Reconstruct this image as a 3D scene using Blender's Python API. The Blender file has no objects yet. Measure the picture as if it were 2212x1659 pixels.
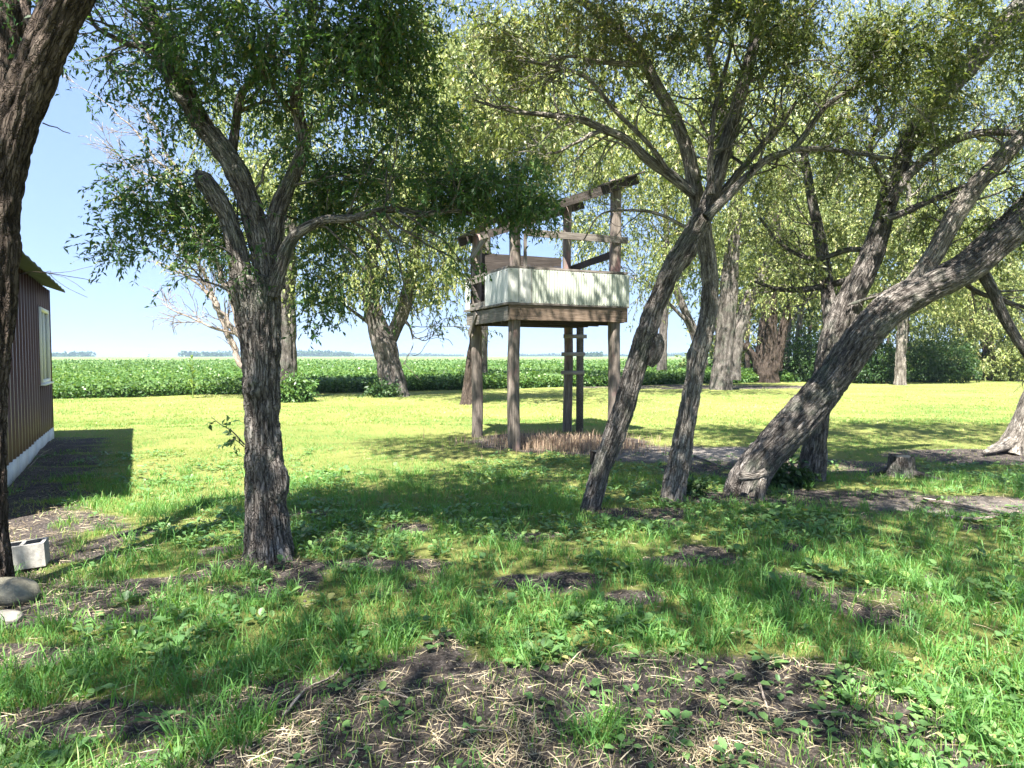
import bpy, bmesh, math, random
import numpy as np
from mathutils import Vector, Matrix

SC = bpy.context.scene
COL = SC.collection
rng = np.random.default_rng(11)
random.seed(5)

# ------------------------------------------------------------------ camera, sky, sun, exposure
FPX = 660.0
PITCH = math.atan((384 - 356) / FPX)
CAMZ = 1.6
cam_d = bpy.data.cameras.new('camera')
cam = bpy.data.objects.new('camera', cam_d)
COL.objects.link(cam)
cam.location = (0, 0, CAMZ)
cam.rotation_euler = (math.pi / 2 - PITCH, 0, 0)
cam_d.sensor_width = 36.0
cam_d.lens = FPX / 1024 * 36.0
cam_d.clip_start = 0.05
cam_d.clip_end = 12000
SC.camera = cam

SUN_TO = Vector((-0.13, -0.55, 1.0)).normalized()      # towards the sun
world = bpy.data.worlds.new('World')
SC.world = world
world.use_nodes = True
wn = world.node_tree
wn.nodes.clear()
wo = wn.nodes.new('ShaderNodeOutputWorld')
bg = wn.nodes.new('ShaderNodeBackground')
sky = wn.nodes.new('ShaderNodeTexSky')
sky.sky_type = 'NISHITA'
sky.sun_disc = False
sky.sun_elevation = math.asin(SUN_TO.z)
sky.sun_rotation = math.atan2(SUN_TO.x, SUN_TO.y)
sky.air_density = 1.0
sky.dust_density = 0.0
sky.ozone_density = 3.5
bg.inputs['Strength'].default_value = 0.060
gam = wn.nodes.new('ShaderNodeGamma')          # hazy summer sky: an even pale blue from zenith to horizon
gam.inputs[1].default_value = 0.3
tin = wn.nodes.new('ShaderNodeMix')
tin.data_type = 'RGBA'
tin.blend_type = 'MULTIPLY'
tin.inputs[0].default_value = 1.0
tin.inputs[7].default_value = (1.2, 1.55, 2.3, 1)
wn.links.new(sky.outputs[0], gam.inputs[0])
wn.links.new(gam.outputs[0], tin.inputs[6])
wn.links.new(tin.outputs[2], bg.inputs[0])
wn.links.new(bg.outputs[0], wo.inputs[0])

sun_d = bpy.data.lights.new('sun', 'SUN')
sun_d.energy = 4.3
sun_d.angle = math.radians(0.53)
sun_d.color = (1.0, 0.955, 0.87)
sun = bpy.data.objects.new('sun', sun_d)
COL.objects.link(sun)
sun.rotation_euler = SUN_TO.to_track_quat('Z', 'Y').to_euler()
sun.location = (0, 0, 30)

SC.view_settings.view_transform = 'Standard'
SC.view_settings.look = 'None'
SC.view_settings.exposure = 2.5
SC.view_settings.gamma = 1.0
SC.view_settings.use_curve_mapping = False
SC.render.engine = 'CYCLES'
SC.cycles.use_denoising = True
SC.cycles.max_bounces = 8
SC.cycles.transmission_bounces = 6
SC.cycles.transparent_max_bounces = 8

# ------------------------------------------------------------------ helpers
K = 1024 / 2212.0
cP, sP = math.cos(PITCH), math.sin(PITCH)

def ray(X, Y):
    u = (X * K - 512) / FPX
    v = -(Y * K - 384) / FPX
    return np.array([u, cP + v * sP, -sP + v * cP])

def P(X, Y, d):
    r = ray(X, Y)
    return np.array([0, 0, CAMZ]) + r * (d / r[1])

def G(X, Y):
    r = ray(X, Y)
    return np.array([0, 0, CAMZ]) + r * (-CAMZ / r[2])

def W(px, d):            # width in metres of px picture pixels at depth d
    return px * K * d / FPX

def nrm(a):
    a = np.asarray(a, float)
    return a / np.maximum(np.linalg.norm(a, axis=-1, keepdims=True), 1e-9)

def _hash(ix, iy, iz, seed):
    h = (ix.astype(np.int64) * 374761393 + iy.astype(np.int64) * 668265263 + iz.astype(np.int64) * 2147483647 + seed * 974711) & 0xffffffff
    h = ((h ^ (h >> 13)) * 1274126177) & 0xffffffff
    h = ((h ^ (h >> 16)) * 2246822519) & 0xffffffff
    return ((h ^ (h >> 15)) & 0xffffff) / float(0xffffff)

def vnoise(p, seed=0):
    p = np.asarray(p, float)
    i = np.floor(p)
    f = p - i
    u = f * f * (3 - 2 * f)
    i = i.astype(np.int64)
    x, y, z = i[..., 0], i[..., 1], i[..., 2]
    ux, uy, uz = u[..., 0], u[..., 1], u[..., 2]
    def h(a, b, c):
        return _hash(x + a, y + b, z + c, seed)
    x00 = h(0, 0, 0) * (1 - ux) + h(1, 0, 0) * ux
    x10 = h(0, 1, 0) * (1 - ux) + h(1, 1, 0) * ux
    x01 = h(0, 0, 1) * (1 - ux) + h(1, 0, 1) * ux
    x11 = h(0, 1, 1) * (1 - ux) + h(1, 1, 1) * ux
    return (x00 * (1 - uy) + x10 * uy) * (1 - uz) + (x01 * (1 - uy) + x11 * uy) * uz

def fbm(p, seed=0, oct=3):
    s, a, t = 0.0, 1.0, 0.0
    p = np.asarray(p, float)
    for k in range(oct):
        s = s + a * vnoise(p * (2 ** k), seed + k * 17)
        t += a
        a *= 0.5
    return s / t

def link(name, me, mat=None, parent=None):
    o = bpy.data.objects.new(name, me)
    COL.objects.link(o)
    if mat is not None and hasattr(me, 'materials') and len(me.materials) == 0:
        me.materials.append(mat)
    if parent is not None:
        o.parent = parent
    return o

def raw_mesh(name, verts, quads=None, tris=None, smooth=False, attrs=None):
    me = bpy.data.meshes.new(name)
    verts = np.ascontiguousarray(verts, dtype=np.float32)
    loops, starts = [], []
    n = 0
    if quads is not None and len(quads):
        q = np.asarray(quads, np.int32)
        loops.append(q.ravel())
        starts.append(np.arange(len(q), dtype=np.int32) * 4)
        n += q.size
    if tris is not None and len(tris):
        t = np.asarray(tris, np.int32)
        loops.append(t.ravel())
        starts.append(np.arange(len(t), dtype=np.int32) * 3 + n)
        n += t.size
    loops = np.concatenate(loops)
    starts = np.concatenate(starts)
    me.vertices.add(len(verts))
    me.vertices.foreach_set('co', verts.ravel())
    me.loops.add(len(loops))
    me.loops.foreach_set('vertex_index', loops)
    me.polygons.add(len(starts))
    me.polygons.foreach_set('loop_start', starts)
    if smooth:
        me.polygons.foreach_set('use_smooth', np.ones(len(starts), dtype=bool))
    for k, v in (attrs or {}).items():
        v = np.asarray(v, np.float32)
        if v.ndim == 1:
            a = me.attributes.new(k, 'FLOAT', 'POINT')
            a.data.foreach_set('value', v)
        else:
            a = me.attributes.new(k, 'FLOAT_VECTOR', 'POINT')
            a.data.foreach_set('vector', v.ravel())
    me.update(calc_edges=True)
    me.validate()
    return me

class MB:
    """collects pieces and links them as one mesh"""
    def __init__(self):
        self.v, self.q, self.t, self.a = [], [], [], {}
        self.n = 0
    def add(self, verts, quads=None, tris=None, **attrs):
        verts = np.asarray(verts, float)
        self.v.append(verts)
        if quads is not None and len(quads):
            self.q.append(np.asarray(quads, np.int64) + self.n)
        if tris is not None and len(tris):
            self.t.append(np.asarray(tris, np.int64) + self.n)
        for k, x in attrs.items():
            self.a.setdefault(k, []).append(np.asarray(x, float))
        self.n += len(verts)
    def box(self, x0, x1, y0, y1, z0, z1):
        v = [(x0, y0, z0), (x1, y0, z0), (x1, y1, z0), (x0, y1, z0), (x0, y0, z1), (x1, y0, z1), (x1, y1, z1), (x0, y1, z1)]
        self.add(v, [(0, 3, 2, 1), (4, 5, 6, 7), (0, 1, 5, 4), (1, 2, 6, 5), (2, 3, 7, 6), (3, 0, 4, 7)])
    def mesh(self, name, smooth=False):
        return raw_mesh(name, np.concatenate(self.v), np.concatenate(self.q) if self.q else None,
                        np.concatenate(self.t) if self.t else None, smooth,
                        {k: np.concatenate(x) for k, x in self.a.items()})
    def build(self, name, mat, parent=None, smooth=False):
        return link(name, self.mesh(name, smooth), mat, parent)

def tag(o, label=None, cat=None, group=None, kind=None):
    if label: o['label'] = label
    if cat: o['category'] = cat
    if group: o['group'] = group
    if kind: o['kind'] = kind
    return o

def empty(name, loc, rz=0.0):
    o = bpy.data.objects.new(name, None)
    COL.objects.link(o)
    o.location = tuple(float(c) for c in loc)
    o.rotation_euler = (0, 0, rz)
    o.empty_display_size = 0.2
    return o

def catmull(pts, step):
    pts = np.asarray(pts, float)
    p = np.vstack([2 * pts[0] - pts[1], pts, 2 * pts[-1] - pts[-2]])
    out = []
    for i in range(1, len(p) - 2):
        seg = np.linalg.norm(p[i + 1, :3] - p[i, :3])
        n = max(2, int(seg / step))
        t = np.linspace(0, 1, n, endpoint=False)[:, None]
        a, b, c, d = p[i - 1], p[i], p[i + 1], p[i + 2]
        out.append(0.5 * ((2 * b) + (-a + c) * t + (2 * a - 5 * b + 4 * c - d) * t ** 2 + (-a + 3 * b - 3 * c + d) * t ** 3))
    out.append(p[-2][None])
    return np.vstack(out)

def frames(path):
    tan = np.gradient(path, axis=0)
    tan = nrm(tan)
    a = np.array([1.0, 0, 0]) if abs(tan[0][0]) < 0.8 else np.array([0, 1.0, 0])
    n0 = a - tan[0] * np.dot(a, tan[0])
    n0 /= np.linalg.norm(n0)
    N = [n0]
    for k in range(1, len(path)):
        n = N[-1] - tan[k] * np.dot(N[-1], tan[k])
        n /= max(np.linalg.norm(n), 1e-9)
        N.append(n)
    N = np.array(N)
    return tan, N, np.cross(tan, N)

def tube(mb, path, rad, nseg, bark=0.0, lump=0.0, flare=0.0, seed=0, origin=(0, 0, 0), cap=True, lobes=5, knots=0, bfreq=46.0):
    """tapered limb; bark = depth in metres of the furrows modelled in the surface"""
    path = np.asarray(path, float)
    tan, N, B = frames(path)
    s = np.concatenate([[0], np.cumsum(np.linalg.norm(np.diff(path, axis=0), axis=1))])
    th = np.linspace(0, 2 * math.pi, nseg, endpoint=False)
    R = np.repeat(np.asarray(rad, float)[:, None], nseg, 1)
    C, S_ = np.cos(th)[None, :], np.sin(th)[None, :]
    SS = np.repeat(s[:, None], nseg, 1)
    base = np.stack([C * np.ones_like(R), S_ * np.ones_like(R), SS], -1)
    if flare:
        lob = 0.65 + 0.5 * np.cos(lobes * th + seed)[None, :] + 0.3 * np.cos((lobes + 3) * th + 2 * seed)[None, :]
        R = R * (1 + flare * np.exp(-SS / 0.20) * np.maximum(lob, 0.1))
    if lump:
        R = R * (1 + lump * (2 * fbm(base * np.array([1.1, 1.1, 2.6]) + seed * 3.1, seed, 3) - 1))
    kr = random.Random(seed * 7 + 3)
    for _ in range(knots):
        ks, kt, kw = kr.uniform(0.25, s[-1] * 0.9), kr.uniform(0, 6.28), kr.uniform(0.05, 0.11)
        dth = np.abs((th - kt + math.pi) % (2 * math.pi) - math.pi)[None, :]
        dd = np.sqrt(((SS - ks) / kw) ** 2 + (dth * R / kw) ** 2)
        R = R + 0.06 * np.exp(-dd ** 2 * 1.1) - 0.05 * np.exp(-(dd * 2.6) ** 2)
    r0 = np.asarray(rad, float)[:, None]
    bc = np.stack([C * r0, S_ * r0, SS], -1) + seed * 1.7
    fur = np.ones_like(R)
    if bark:
        w = (fbm(bc * np.array([9, 9, 3.0]) * bfreq / 34, seed + 5, 2) - 0.5) * 3.4 / bfreq
        q = (bc + w[..., None]) * np.array([1.0, 1.0, 0.085]) * bfreq
        n1 = np.abs(2 * vnoise(q, seed + 9) - 1)
        n2 = np.abs(2 * vnoise(q * 2.1, seed + 12) - 1)
        R = R + bark * (np.minimum(n1 * 2.2, 1.0) - 0.7) + bark * 0.45 * (np.minimum(n2 * 2, 1) - 0.6)
        fur = np.minimum(n1 * 1.9, 1.0) * (0.5 + 0.5 * np.minimum(n2 * 2.5, 1.0))
    V = path[:, None, :] + R[..., None] * (C[..., None] * N[:, None, :] + S_[..., None] * B[:, None, :])
    m = len(path)
    i = np.arange(m - 1)[:, None] * nseg
    j = np.arange(nseg)[None, :]
    j2 = (j + 1) % nseg
    q = np.stack([i + j, i + j2, i + nseg + j2, i + nseg + j], -1).reshape(-1, 4)
    V = V.reshape(-1, 3)
    at = bc.reshape(-1, 3)
    tris = None
    if cap:
        V = np.vstack([V, path[-1] + tan[-1] * rad[-1] * 0.3])
        at = np.vstack([at, at[-1]])
        fur = np.append(fur.ravel(), 1.0)
        e = (m - 1) * nseg
        jj = np.arange(nseg)
        tris = np.stack([e + jj, e + (jj + 1) % nseg, np.full(nseg, m * nseg)], -1)
    mb.add(V - np.asarray(origin, float), q, tris, bark=at, furrow=np.ravel(fur))

# ------------------------------------------------------------------ materials
def new_mat(name):
    m = bpy.data.materials.new(name)
    m.use_nodes = True
    nt = m.node_tree
    nt.nodes.clear()
    out = nt.nodes.new('ShaderNodeOutputMaterial')
    b = nt.nodes.new('ShaderNodeBsdfPrincipled')
    b.inputs['Roughness'].default_value = 0.8
    b.inputs['Specular IOR Level'].default_value = 0.3
    nt.links.new(b.outputs[0], out.inputs[0])
    return m, nt, b, out

def ramp(nt, fac, stops, interp='LINEAR'):
    r = nt.nodes.new('ShaderNodeValToRGB')
    r.color_ramp.interpolation = interp
    while len(r.color_ramp.elements) < len(stops):
        r.color_ramp.elements.new(0.5)
    for e, (p, c) in zip(r.color_ramp.elements, stops):
        e.position = p
        e.color = (*c, 1)
    nt.links.new(fac, r.inputs[0])
    return r.outputs[0]

def noise(nt, vec, scale, detail=4, rough=0.6):
    n = nt.nodes.new('ShaderNodeTexNoise')
    n.inputs['Scale'].default_value = scale
    n.inputs['Detail'].default_value = detail
    n.inputs['Roughness'].default_value = rough
    if vec is not None:
        nt.links.new(vec, n.inputs['Vector'])
    return n.outputs[0]

def mapping(nt, vec, scale):
    m = nt.nodes.new('ShaderNodeMapping')
    m.inputs['Scale'].default_value = scale
    nt.links.new(vec, m.inputs[0])
    return m.outputs[0]

def mixc(nt, fac, a, b, mode='MIX'):
    m = nt.nodes.new('ShaderNodeMix')
    m.data_type = 'RGBA'
    m.blend_type = mode
    for sock, val in ((m.inputs[0], fac), (m.inputs[6], a), (m.inputs[7], b)):
        if hasattr(val, 'default_value'):
            nt.links.new(val, sock)
        elif isinstance(val, (int, float)):
            sock.default_value = val
        else:
            sock.default_value = (*val, 1)
    return m.outputs[2]

def bump(nt, b, h, strength, dist):
    n = nt.nodes.new('ShaderNodeBump')
    n.inputs['Strength'].default_value = strength
    n.inputs['Distance'].default_value = dist
    nt.links.new(h, n.inputs['Height'])
    nt.links.new(n.outputs[0], b.inputs['Normal'])

def attr(nt, name, out='Fac'):
    a = nt.nodes.new('ShaderNodeAttribute')
    a.attribute_name = name
    return a.outputs[out]

def objco(nt):
    return nt.nodes.new('ShaderNodeTexCoord').outputs['Object']

def bark_mat(name, dark, mid, pale, moss=None, vscale=52):
    m, nt, b, _ = new_mat(name)
    co = attr(nt, 'bark', 'Vector')
    st = mapping(nt, co, (1, 1, 0.10))
    n1 = noise(nt, st, 46, 5, 0.65)
    n2 = noise(nt, co, 5, 3, 0.6)
    vo = nt.nodes.new('ShaderNodeTexVoronoi')
    vo.feature = 'DISTANCE_TO_EDGE'
    vo.inputs['Scale'].default_value = vscale
    wv = nt.nodes.new('ShaderNodeVectorMath')
    wv.operation = 'MULTIPLY_ADD'
    wn_ = nt.nodes.new('ShaderNodeTexNoise')
    wn_.inputs['Scale'].default_value = vscale * 0.6
    nt.links.new(co, wn_.inputs['Vector'])
    nt.links.new(wn_.outputs['Color'], wv.inputs[0])
    wv.inputs[1].default_value = (1.1 / vscale,) * 3
    nt.links.new(mapping(nt, co, (1, 1, 0.13)), wv.inputs[2])
    nt.links.new(wv.outputs[0], vo.inputs['Vector'])
    n3 = noise(nt, mapping(nt, co, (1, 1, 0.3)), 150, 3, 0.75)
    c1 = ramp(nt, n1, [(0.34, dark), (0.52, mid), (0.74, pale)])
    c2 = mixc(nt, 0.55, c1, ramp(nt, n2, [(0.3, (0.5, 0.47, 0.45)), (0.7, (1.5, 1.46, 1.42))]), 'MULTIPLY')
    c2 = mixc(nt, 0.35, c2, ramp(nt, n3, [(0.3, (0.5, 0.5, 0.5)), (0.7, (1.5, 1.5, 1.5))]), 'MULTIPLY')
    c2 = mixc(nt, 0.9, c2, ramp(nt, attr(nt, 'furrow'), [(0.05, (0.45, 0.43, 0.42)), (0.5, (1.08, 1.07, 1.06))]), 'MULTIPLY')
    c2 = mixc(nt, 0.6, c2, ramp(nt, vo.outputs['Distance'], [(0.0, (0.3, 0.28, 0.27)), (0.16, (1.1, 1.1, 1.1))]), 'MULTIPLY')
    if moss:
        n4 = noise(nt, co, 2.3, 4, 0.7)
        f = ramp(nt, n4, [(0.52, (0, 0, 0)), (0.68, (0.55, 0.55, 0.55))])
        c2 = mixc(nt, f, c2, moss)
    nt.links.new(c2, b.inputs['Base Color'])
    b.inputs['Roughness'].default_value = 0.92
    b.inputs['Specular IOR Level'].default_value = 0.15
    mm = nt.nodes.new('ShaderNodeMath')
    mm.operation = 'MULTIPLY_ADD'
    nt.links.new(ramp(nt, vo.outputs['Distance'], [(0.0, (0, 0, 0)), (0.14, (1, 1, 1))]), mm.inputs[0])
    mm.inputs[1].default_value = 0.8
    nt.links.new(n1, mm.inputs[2])
    bump(nt, b, mm.outputs[0], 0.9, 0.02)
    return m

def leaf_mat(name, stops, trans=0.4, rough=0.45, tcol=None):
    m, nt, b, out = new_mat(name)
    f = attr(nt, 'tint')
    c = ramp(nt, f, stops)
    nt.links.new(c, b.inputs['Base Color'])
    b.inputs['Roughness'].default_value = rough
    b.inputs['Specular IOR Level'].default_value = 0.35
    t = nt.nodes.new('ShaderNodeBsdfTranslucent')
    tc = mixc(nt, 1.0, c, tcol or (1.5, 1.5, 0.6), 'MULTIPLY')
    nt.links.new(tc, t.inputs[0])
    mx = nt.nodes.new('ShaderNodeMixShader')
    mx.inputs[0].default_value = trans
    nt.links.new(b.outputs[0], mx.inputs[1])
    nt.links.new(t.outputs[0], mx.inputs[2])
    nt.links.new(mx.outputs[0], out.inputs[0])
    return m

def wood_mat(name, dark, mid, pale, axis=2, tint=None, tint_rng=(0.55, 0.75)):
    m, nt, b, _ = new_mat(name)
    co = objco(nt)
    sc = [14, 14, 14]
    sc[axis] = 0.9
    st = mapping(nt, co, tuple(sc))
    n1 = noise(nt, st, 3.0, 6, 0.7)
    n2 = noise(nt, co, 2.2, 3, 0.6)
    c = ramp(nt, n1, [(0.3, dark), (0.5, mid), (0.7, pale)])
    c = mixc(nt, 0.6, c, ramp(nt, n2, [(0.3, (0.6, 0.6, 0.6)), (0.7, (1.3, 1.3, 1.3))]), 'MULTIPLY')
    if tint:
        n3 = noise(nt, mapping(nt, co, (3, 3, 1.1)), 1.6, 4, 0.6)
        f = ramp(nt, n3, [(tint_rng[0], (0, 0, 0)), (tint_rng[1], (0.75, 0.75, 0.75))])
        c = mixc(nt, f, c, tint)
    nt.links.new(c, b.inputs['Base Color'])
    b.inputs['Roughness'].default_value = 0.88
    bump(nt, b, n1, 0.6, 0.01)
    return m

def plain_mat(name, col, rough=0.6, var=0.25, scale=6, metal=0.0, bumpd=0.0):
    m, nt, b, _ = new_mat(name)
    co = objco(nt)
    n = noise(nt, co, scale, 5, 0.65)
    lo = tuple(c * (1 - var) for c in col)
    hi = tuple(min(1, c * (1 + var)) for c in col)
    nt.links.new(ramp(nt, n, [(0.3, lo), (0.7, hi)]), b.inputs['Base Color'])
    b.inputs['Roughness'].default_value = rough
    b.inputs['Metallic'].default_value = metal
    if bumpd:
        bump(nt, b, noise(nt, co, scale * 8, 4, 0.7), 0.7, bumpd)
    return m

M = {}
M['bark'] = bark_mat('furrowed_bark', (0.078, 0.07, 0.065), (0.17, 0.156, 0.145), (0.31, 0.292, 0.275), (0.10, 0.125, 0.09))
M['bark_dark'] = bark_mat('dark_bark', (0.035, 0.027, 0.022), (0.095, 0.075, 0.063), (0.18, 0.15, 0.13))
M['bark_pale'] = bark_mat('pale_bark', (0.13, 0.118, 0.105), (0.28, 0.258, 0.23), (0.46, 0.43, 0.39))
M['bark_dead'] = bark_mat('dead_bark', (0.20, 0.165, 0.14), (0.34, 0.29, 0.25), (0.5, 0.45, 0.40))
M['leaf_near'] = leaf_mat('elm_leaf', [(0.0, (0.03, 0.075, 0.032)), (0.45, (0.062, 0.13, 0.048)), (0.8, (0.12, 0.19, 0.055)), (1.0, (0.24, 0.20, 0.09))], 0.40)
M['leaf_olive'] = leaf_mat('olive_leaf', [(0.0, (0.05, 0.075, 0.03)), (0.45, (0.105, 0.14, 0.05)), (0.8, (0.18, 0.205, 0.075)), (1.0, (0.30, 0.26, 0.14))], 0.40)
M['leaf_willow'] = leaf_mat('willow_leaf', [(0.0, (0.065, 0.10, 0.035)), (0.45, (0.16, 0.20, 0.062)), (0.8, (0.29, 0.315, 0.105)), (1.0, (0.45, 0.40, 0.21))], 0.22)
M['leaf_bush'] = leaf_mat('bush_leaf', [(0.0, (0.02, 0.05, 0.018)), (0.5, (0.045, 0.095, 0.03)), (1.0, (0.10, 0.16, 0.05))], 0.3)
M['grass'] = leaf_mat('grass_blade', [(0.0, (0.075, 0.20, 0.058)), (0.35, (0.13, 0.295, 0.07)), (0.66, (0.25, 0.32, 0.085)), (0.86, (0.41, 0.37, 0.14)), (1.0, (0.52, 0.45, 0.29))], 0.35, 0.5)
M['weed'] = leaf_mat('weed_leaf', [(0.0, (0.065, 0.145, 0.05)), (0.5, (0.125, 0.235, 0.08)), (0.85, (0.20, 0.30, 0.09)), (1.0, (0.36, 0.36, 0.14))], 0.28, 0.4)
M['soy'] = leaf_mat('soy_leaf', [(0.0, (0.035, 0.085, 0.025)), (0.5, (0.075, 0.155, 0.04)), (1.0, (0.17, 0.25, 0.065))], 0.28, 0.4)
M['straw'] = leaf_mat('straw', [(0.0, (0.16, 0.12, 0.075)), (0.5, (0.34, 0.27, 0.17)), (1.0, (0.55, 0.47, 0.33))], 0.15, 0.6, (1, 1, 0.9))
M['dry_weed'] = leaf_mat('dry_weed', [(0.0, (0.20, 0.13, 0.09)), (0.5, (0.38, 0.27, 0.19)), (1.0, (0.55, 0.44, 0.30))], 0.2, 0.7, (1, 0.95, 0.85))

def ground_mat():
    m, nt, b, _ = new_mat('yard_ground')
    co = objco(nt)
    big = noise(nt, co, 0.35, 4, 0.6)
    mid = noise(nt, co, 3.0, 5, 0.65)
    fine = noise(nt, co, 45, 5, 0.75)
    lawn = mixc(nt, fine, (0.10, 0.15, 0.04), (0.26, 0.28, 0.08))
    lawn = mixc(nt, ramp(nt, big, [(0.38, (0, 0, 0)), (0.65, (0.7, 0.7, 0.7))]), lawn, mixc(nt, fine, (0.20, 0.21, 0.06), (0.41, 0.38, 0.14)))
    soil = ramp(nt, fine, [(0.30, (0.025, 0.021, 0.02)), (0.48, (0.07, 0.06, 0.056)), (0.58, (0.14, 0.12, 0.11)), (0.68, (0.34, 0.29, 0.25))])
    soil = mixc(nt, ramp(nt, mid, [(0.48, (0, 0, 0)), (0.7, (0.55, 0.55, 0.55))]), soil, mixc(nt, fine, (0.10, 0.08, 0.068), (0.34, 0.27, 0.22)))
    sand = mixc(nt, fine, (0.20, 0.17, 0.15), (0.42, 0.38, 0.34))
    bare = attr(nt, 'bare')
    mth = nt.nodes.new('ShaderNodeMath')
    mth.operation = 'ADD'
    sub = nt.nodes.new('ShaderNodeMath')
    sub.operation = 'MULTIPLY_ADD'
    nt.links.new(fine, sub.inputs[0])
    sub.inputs[1].default_value = 0.8
    sub.inputs[2].default_value = -0.4
    nt.links.new(bare, mth.inputs[0])
    nt.links.new(sub.outputs[0], mth.inputs[1])
    f = ramp(nt, mth.outputs[0], [(0.25, (0, 0, 0)), (0.5, (1, 1, 1))])
    c = mixc(nt, f, lawn, soil)
    c = mixc(nt, attr(nt, 'sand'), c, sand)
    nt.links.new(c, b.inputs['Base Color'])
    b.inputs['Roughness'].default_value = 0.95
    b.inputs['Specular IOR Level'].default_value = 0.1
    bump(nt, b, fine, 1.0, 0.05)
    return m
M['ground'] = ground_mat()

def canopy_mat():
    m, nt, b, _ = new_mat('crop_canopy')
    co = objco(nt)
    sep = nt.nodes.new('ShaderNodeSeparateXYZ')
    nt.links.new(co, sep.inputs[0])
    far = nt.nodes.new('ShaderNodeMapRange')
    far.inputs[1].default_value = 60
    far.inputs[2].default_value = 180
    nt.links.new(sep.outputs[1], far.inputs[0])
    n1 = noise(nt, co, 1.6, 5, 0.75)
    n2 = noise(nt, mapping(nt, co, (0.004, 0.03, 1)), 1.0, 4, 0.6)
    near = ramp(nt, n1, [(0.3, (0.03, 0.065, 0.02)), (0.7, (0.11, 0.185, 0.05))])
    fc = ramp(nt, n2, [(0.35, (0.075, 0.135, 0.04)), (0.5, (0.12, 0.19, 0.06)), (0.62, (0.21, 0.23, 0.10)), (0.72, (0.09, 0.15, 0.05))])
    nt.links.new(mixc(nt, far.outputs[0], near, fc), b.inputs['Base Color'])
    b.inputs['Roughness'].default_value = 0.8
    bump(nt, b, n1, 1.0, 0.15)
    return m
M['canopy'] = canopy_mat()

M['wood_pole'] = wood_mat('weathered_pole', (0.06, 0.048, 0.041), (0.165, 0.138, 0.117), (0.32, 0.27, 0.232), 2, (0.34, 0.17, 0.17))
M['wood_grey'] = wood_mat('grey_weathered_wood', (0.06, 0.05, 0.043), (0.155, 0.135, 0.118), (0.30, 0.27, 0.24), 0)
M['wood_grey_y'] = wood_mat('grey_weathered_wood_side', (0.06, 0.05, 0.043), (0.155, 0.135, 0.118), (0.30, 0.27, 0.24), 1)
M['wood_brown'] = wood_mat('brown_beam_wood', (0.06, 0.043, 0.032), (0.165, 0.118, 0.086), (0.29, 0.22, 0.165), 0)
M['wood_light'] = wood_mat('bleached_wood', (0.16, 0.14, 0.125), (0.33, 0.30, 0.275), (0.48, 0.45, 0.42), 0)
M['wood_dark'] = wood_mat('dark_old_shaded_wood', (0.022, 0.018, 0.015), (0.05, 0.041, 0.036), (0.09, 0.075, 0.066), 0)  # old timber tone; also carries the shade of the back boards
M['panel'] = plain_mat('weathered_white_sheet', (0.52, 0.525, 0.49), 0.55, 0.16, 3.0)
M['panel_shaded'] = plain_mat('shaded_white_sheet', (0.40, 0.425, 0.36), 0.5, 0.14, 3.0)  # white sheet with its greenish shade put into the colour
M['maroon'] = plain_mat('maroon_siding', (0.085, 0.04, 0.045), 0.35, 0.12, 2.0, 0.25)
M['roof_green'] = plain_mat('green_roof_sheet', (0.06, 0.07, 0.062), 0.8, 0.15, 2.0, 0.0)
for k_ in ('roof_green', 'maroon'):
    [n_ for n_ in M[k_].node_tree.nodes if n_.type == 'BSDF_PRINCIPLED'][0].inputs['Specular IOR Level'].default_value = 0.04 if k_ == 'roof_green' else 0.25
M['skirt'] = plain_mat('white_skirting', (0.68, 0.67, 0.66), 0.7, 0.14, 7)
M['frame'] = plain_mat('white_window_frame', (0.75, 0.75, 0.74), 0.5, 0.05, 3)
M['concrete'] = plain_mat('concrete_block', (0.33, 0.315, 0.285), 0.95, 0.35, 14, 0, 0.006)
M['stone'] = plain_mat('field_stone', (0.24, 0.22, 0.19), 0.9, 0.35, 9, 0, 0.01)
M['mossy'] = plain_mat('mossy_root_lump', (0.20, 0.185, 0.14), 0.95, 0.5, 12, 0, 0.015)
M['cutwood'] = plain_mat('cut_wood_face', (0.38, 0.30, 0.21), 0.9, 0.3, 25, 0, 0.004)
gm, gnt, gb, _ = new_mat('window_glass')
gb.inputs['Base Color'].default_value = (0.10, 0.13, 0.15, 1)
gb.inputs['Roughness'].default_value = 0.06
gb.inputs['Specular IOR Level'].default_value = 1.0
M['glass'] = gm
M['white_far'] = plain_mat('white_farm_wall', (0.78, 0.78, 0.76), 0.7, 0.05, 0.2)
M['roof_far'] = plain_mat('grey_farm_roof', (0.30, 0.29, 0.29), 0.7, 0.1, 0.2)
M['clod'] = plain_mat('soil_crumb', (0.065, 0.054, 0.047), 0.95, 0.5, 12)

# ------------------------------------------------------------------ ground
def gz(x, y):
    p = np.stack([x, y, np.zeros_like(x)], -1)
    near = np.clip(1.4 - np.abs(y) / 40, 0, 1)
    return ((fbm(p * 0.45, 3, 2) - 0.5) * 0.12 + (fbm(p * 3.1, 8, 2) - 0.5) * 0.045) * near

E_FAR = G(113, 945)[:2]
E_DIR = nrm(np.array([-0.4955, 0.8686]))
E_N = np.array([0.8686, 0.4955])

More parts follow.
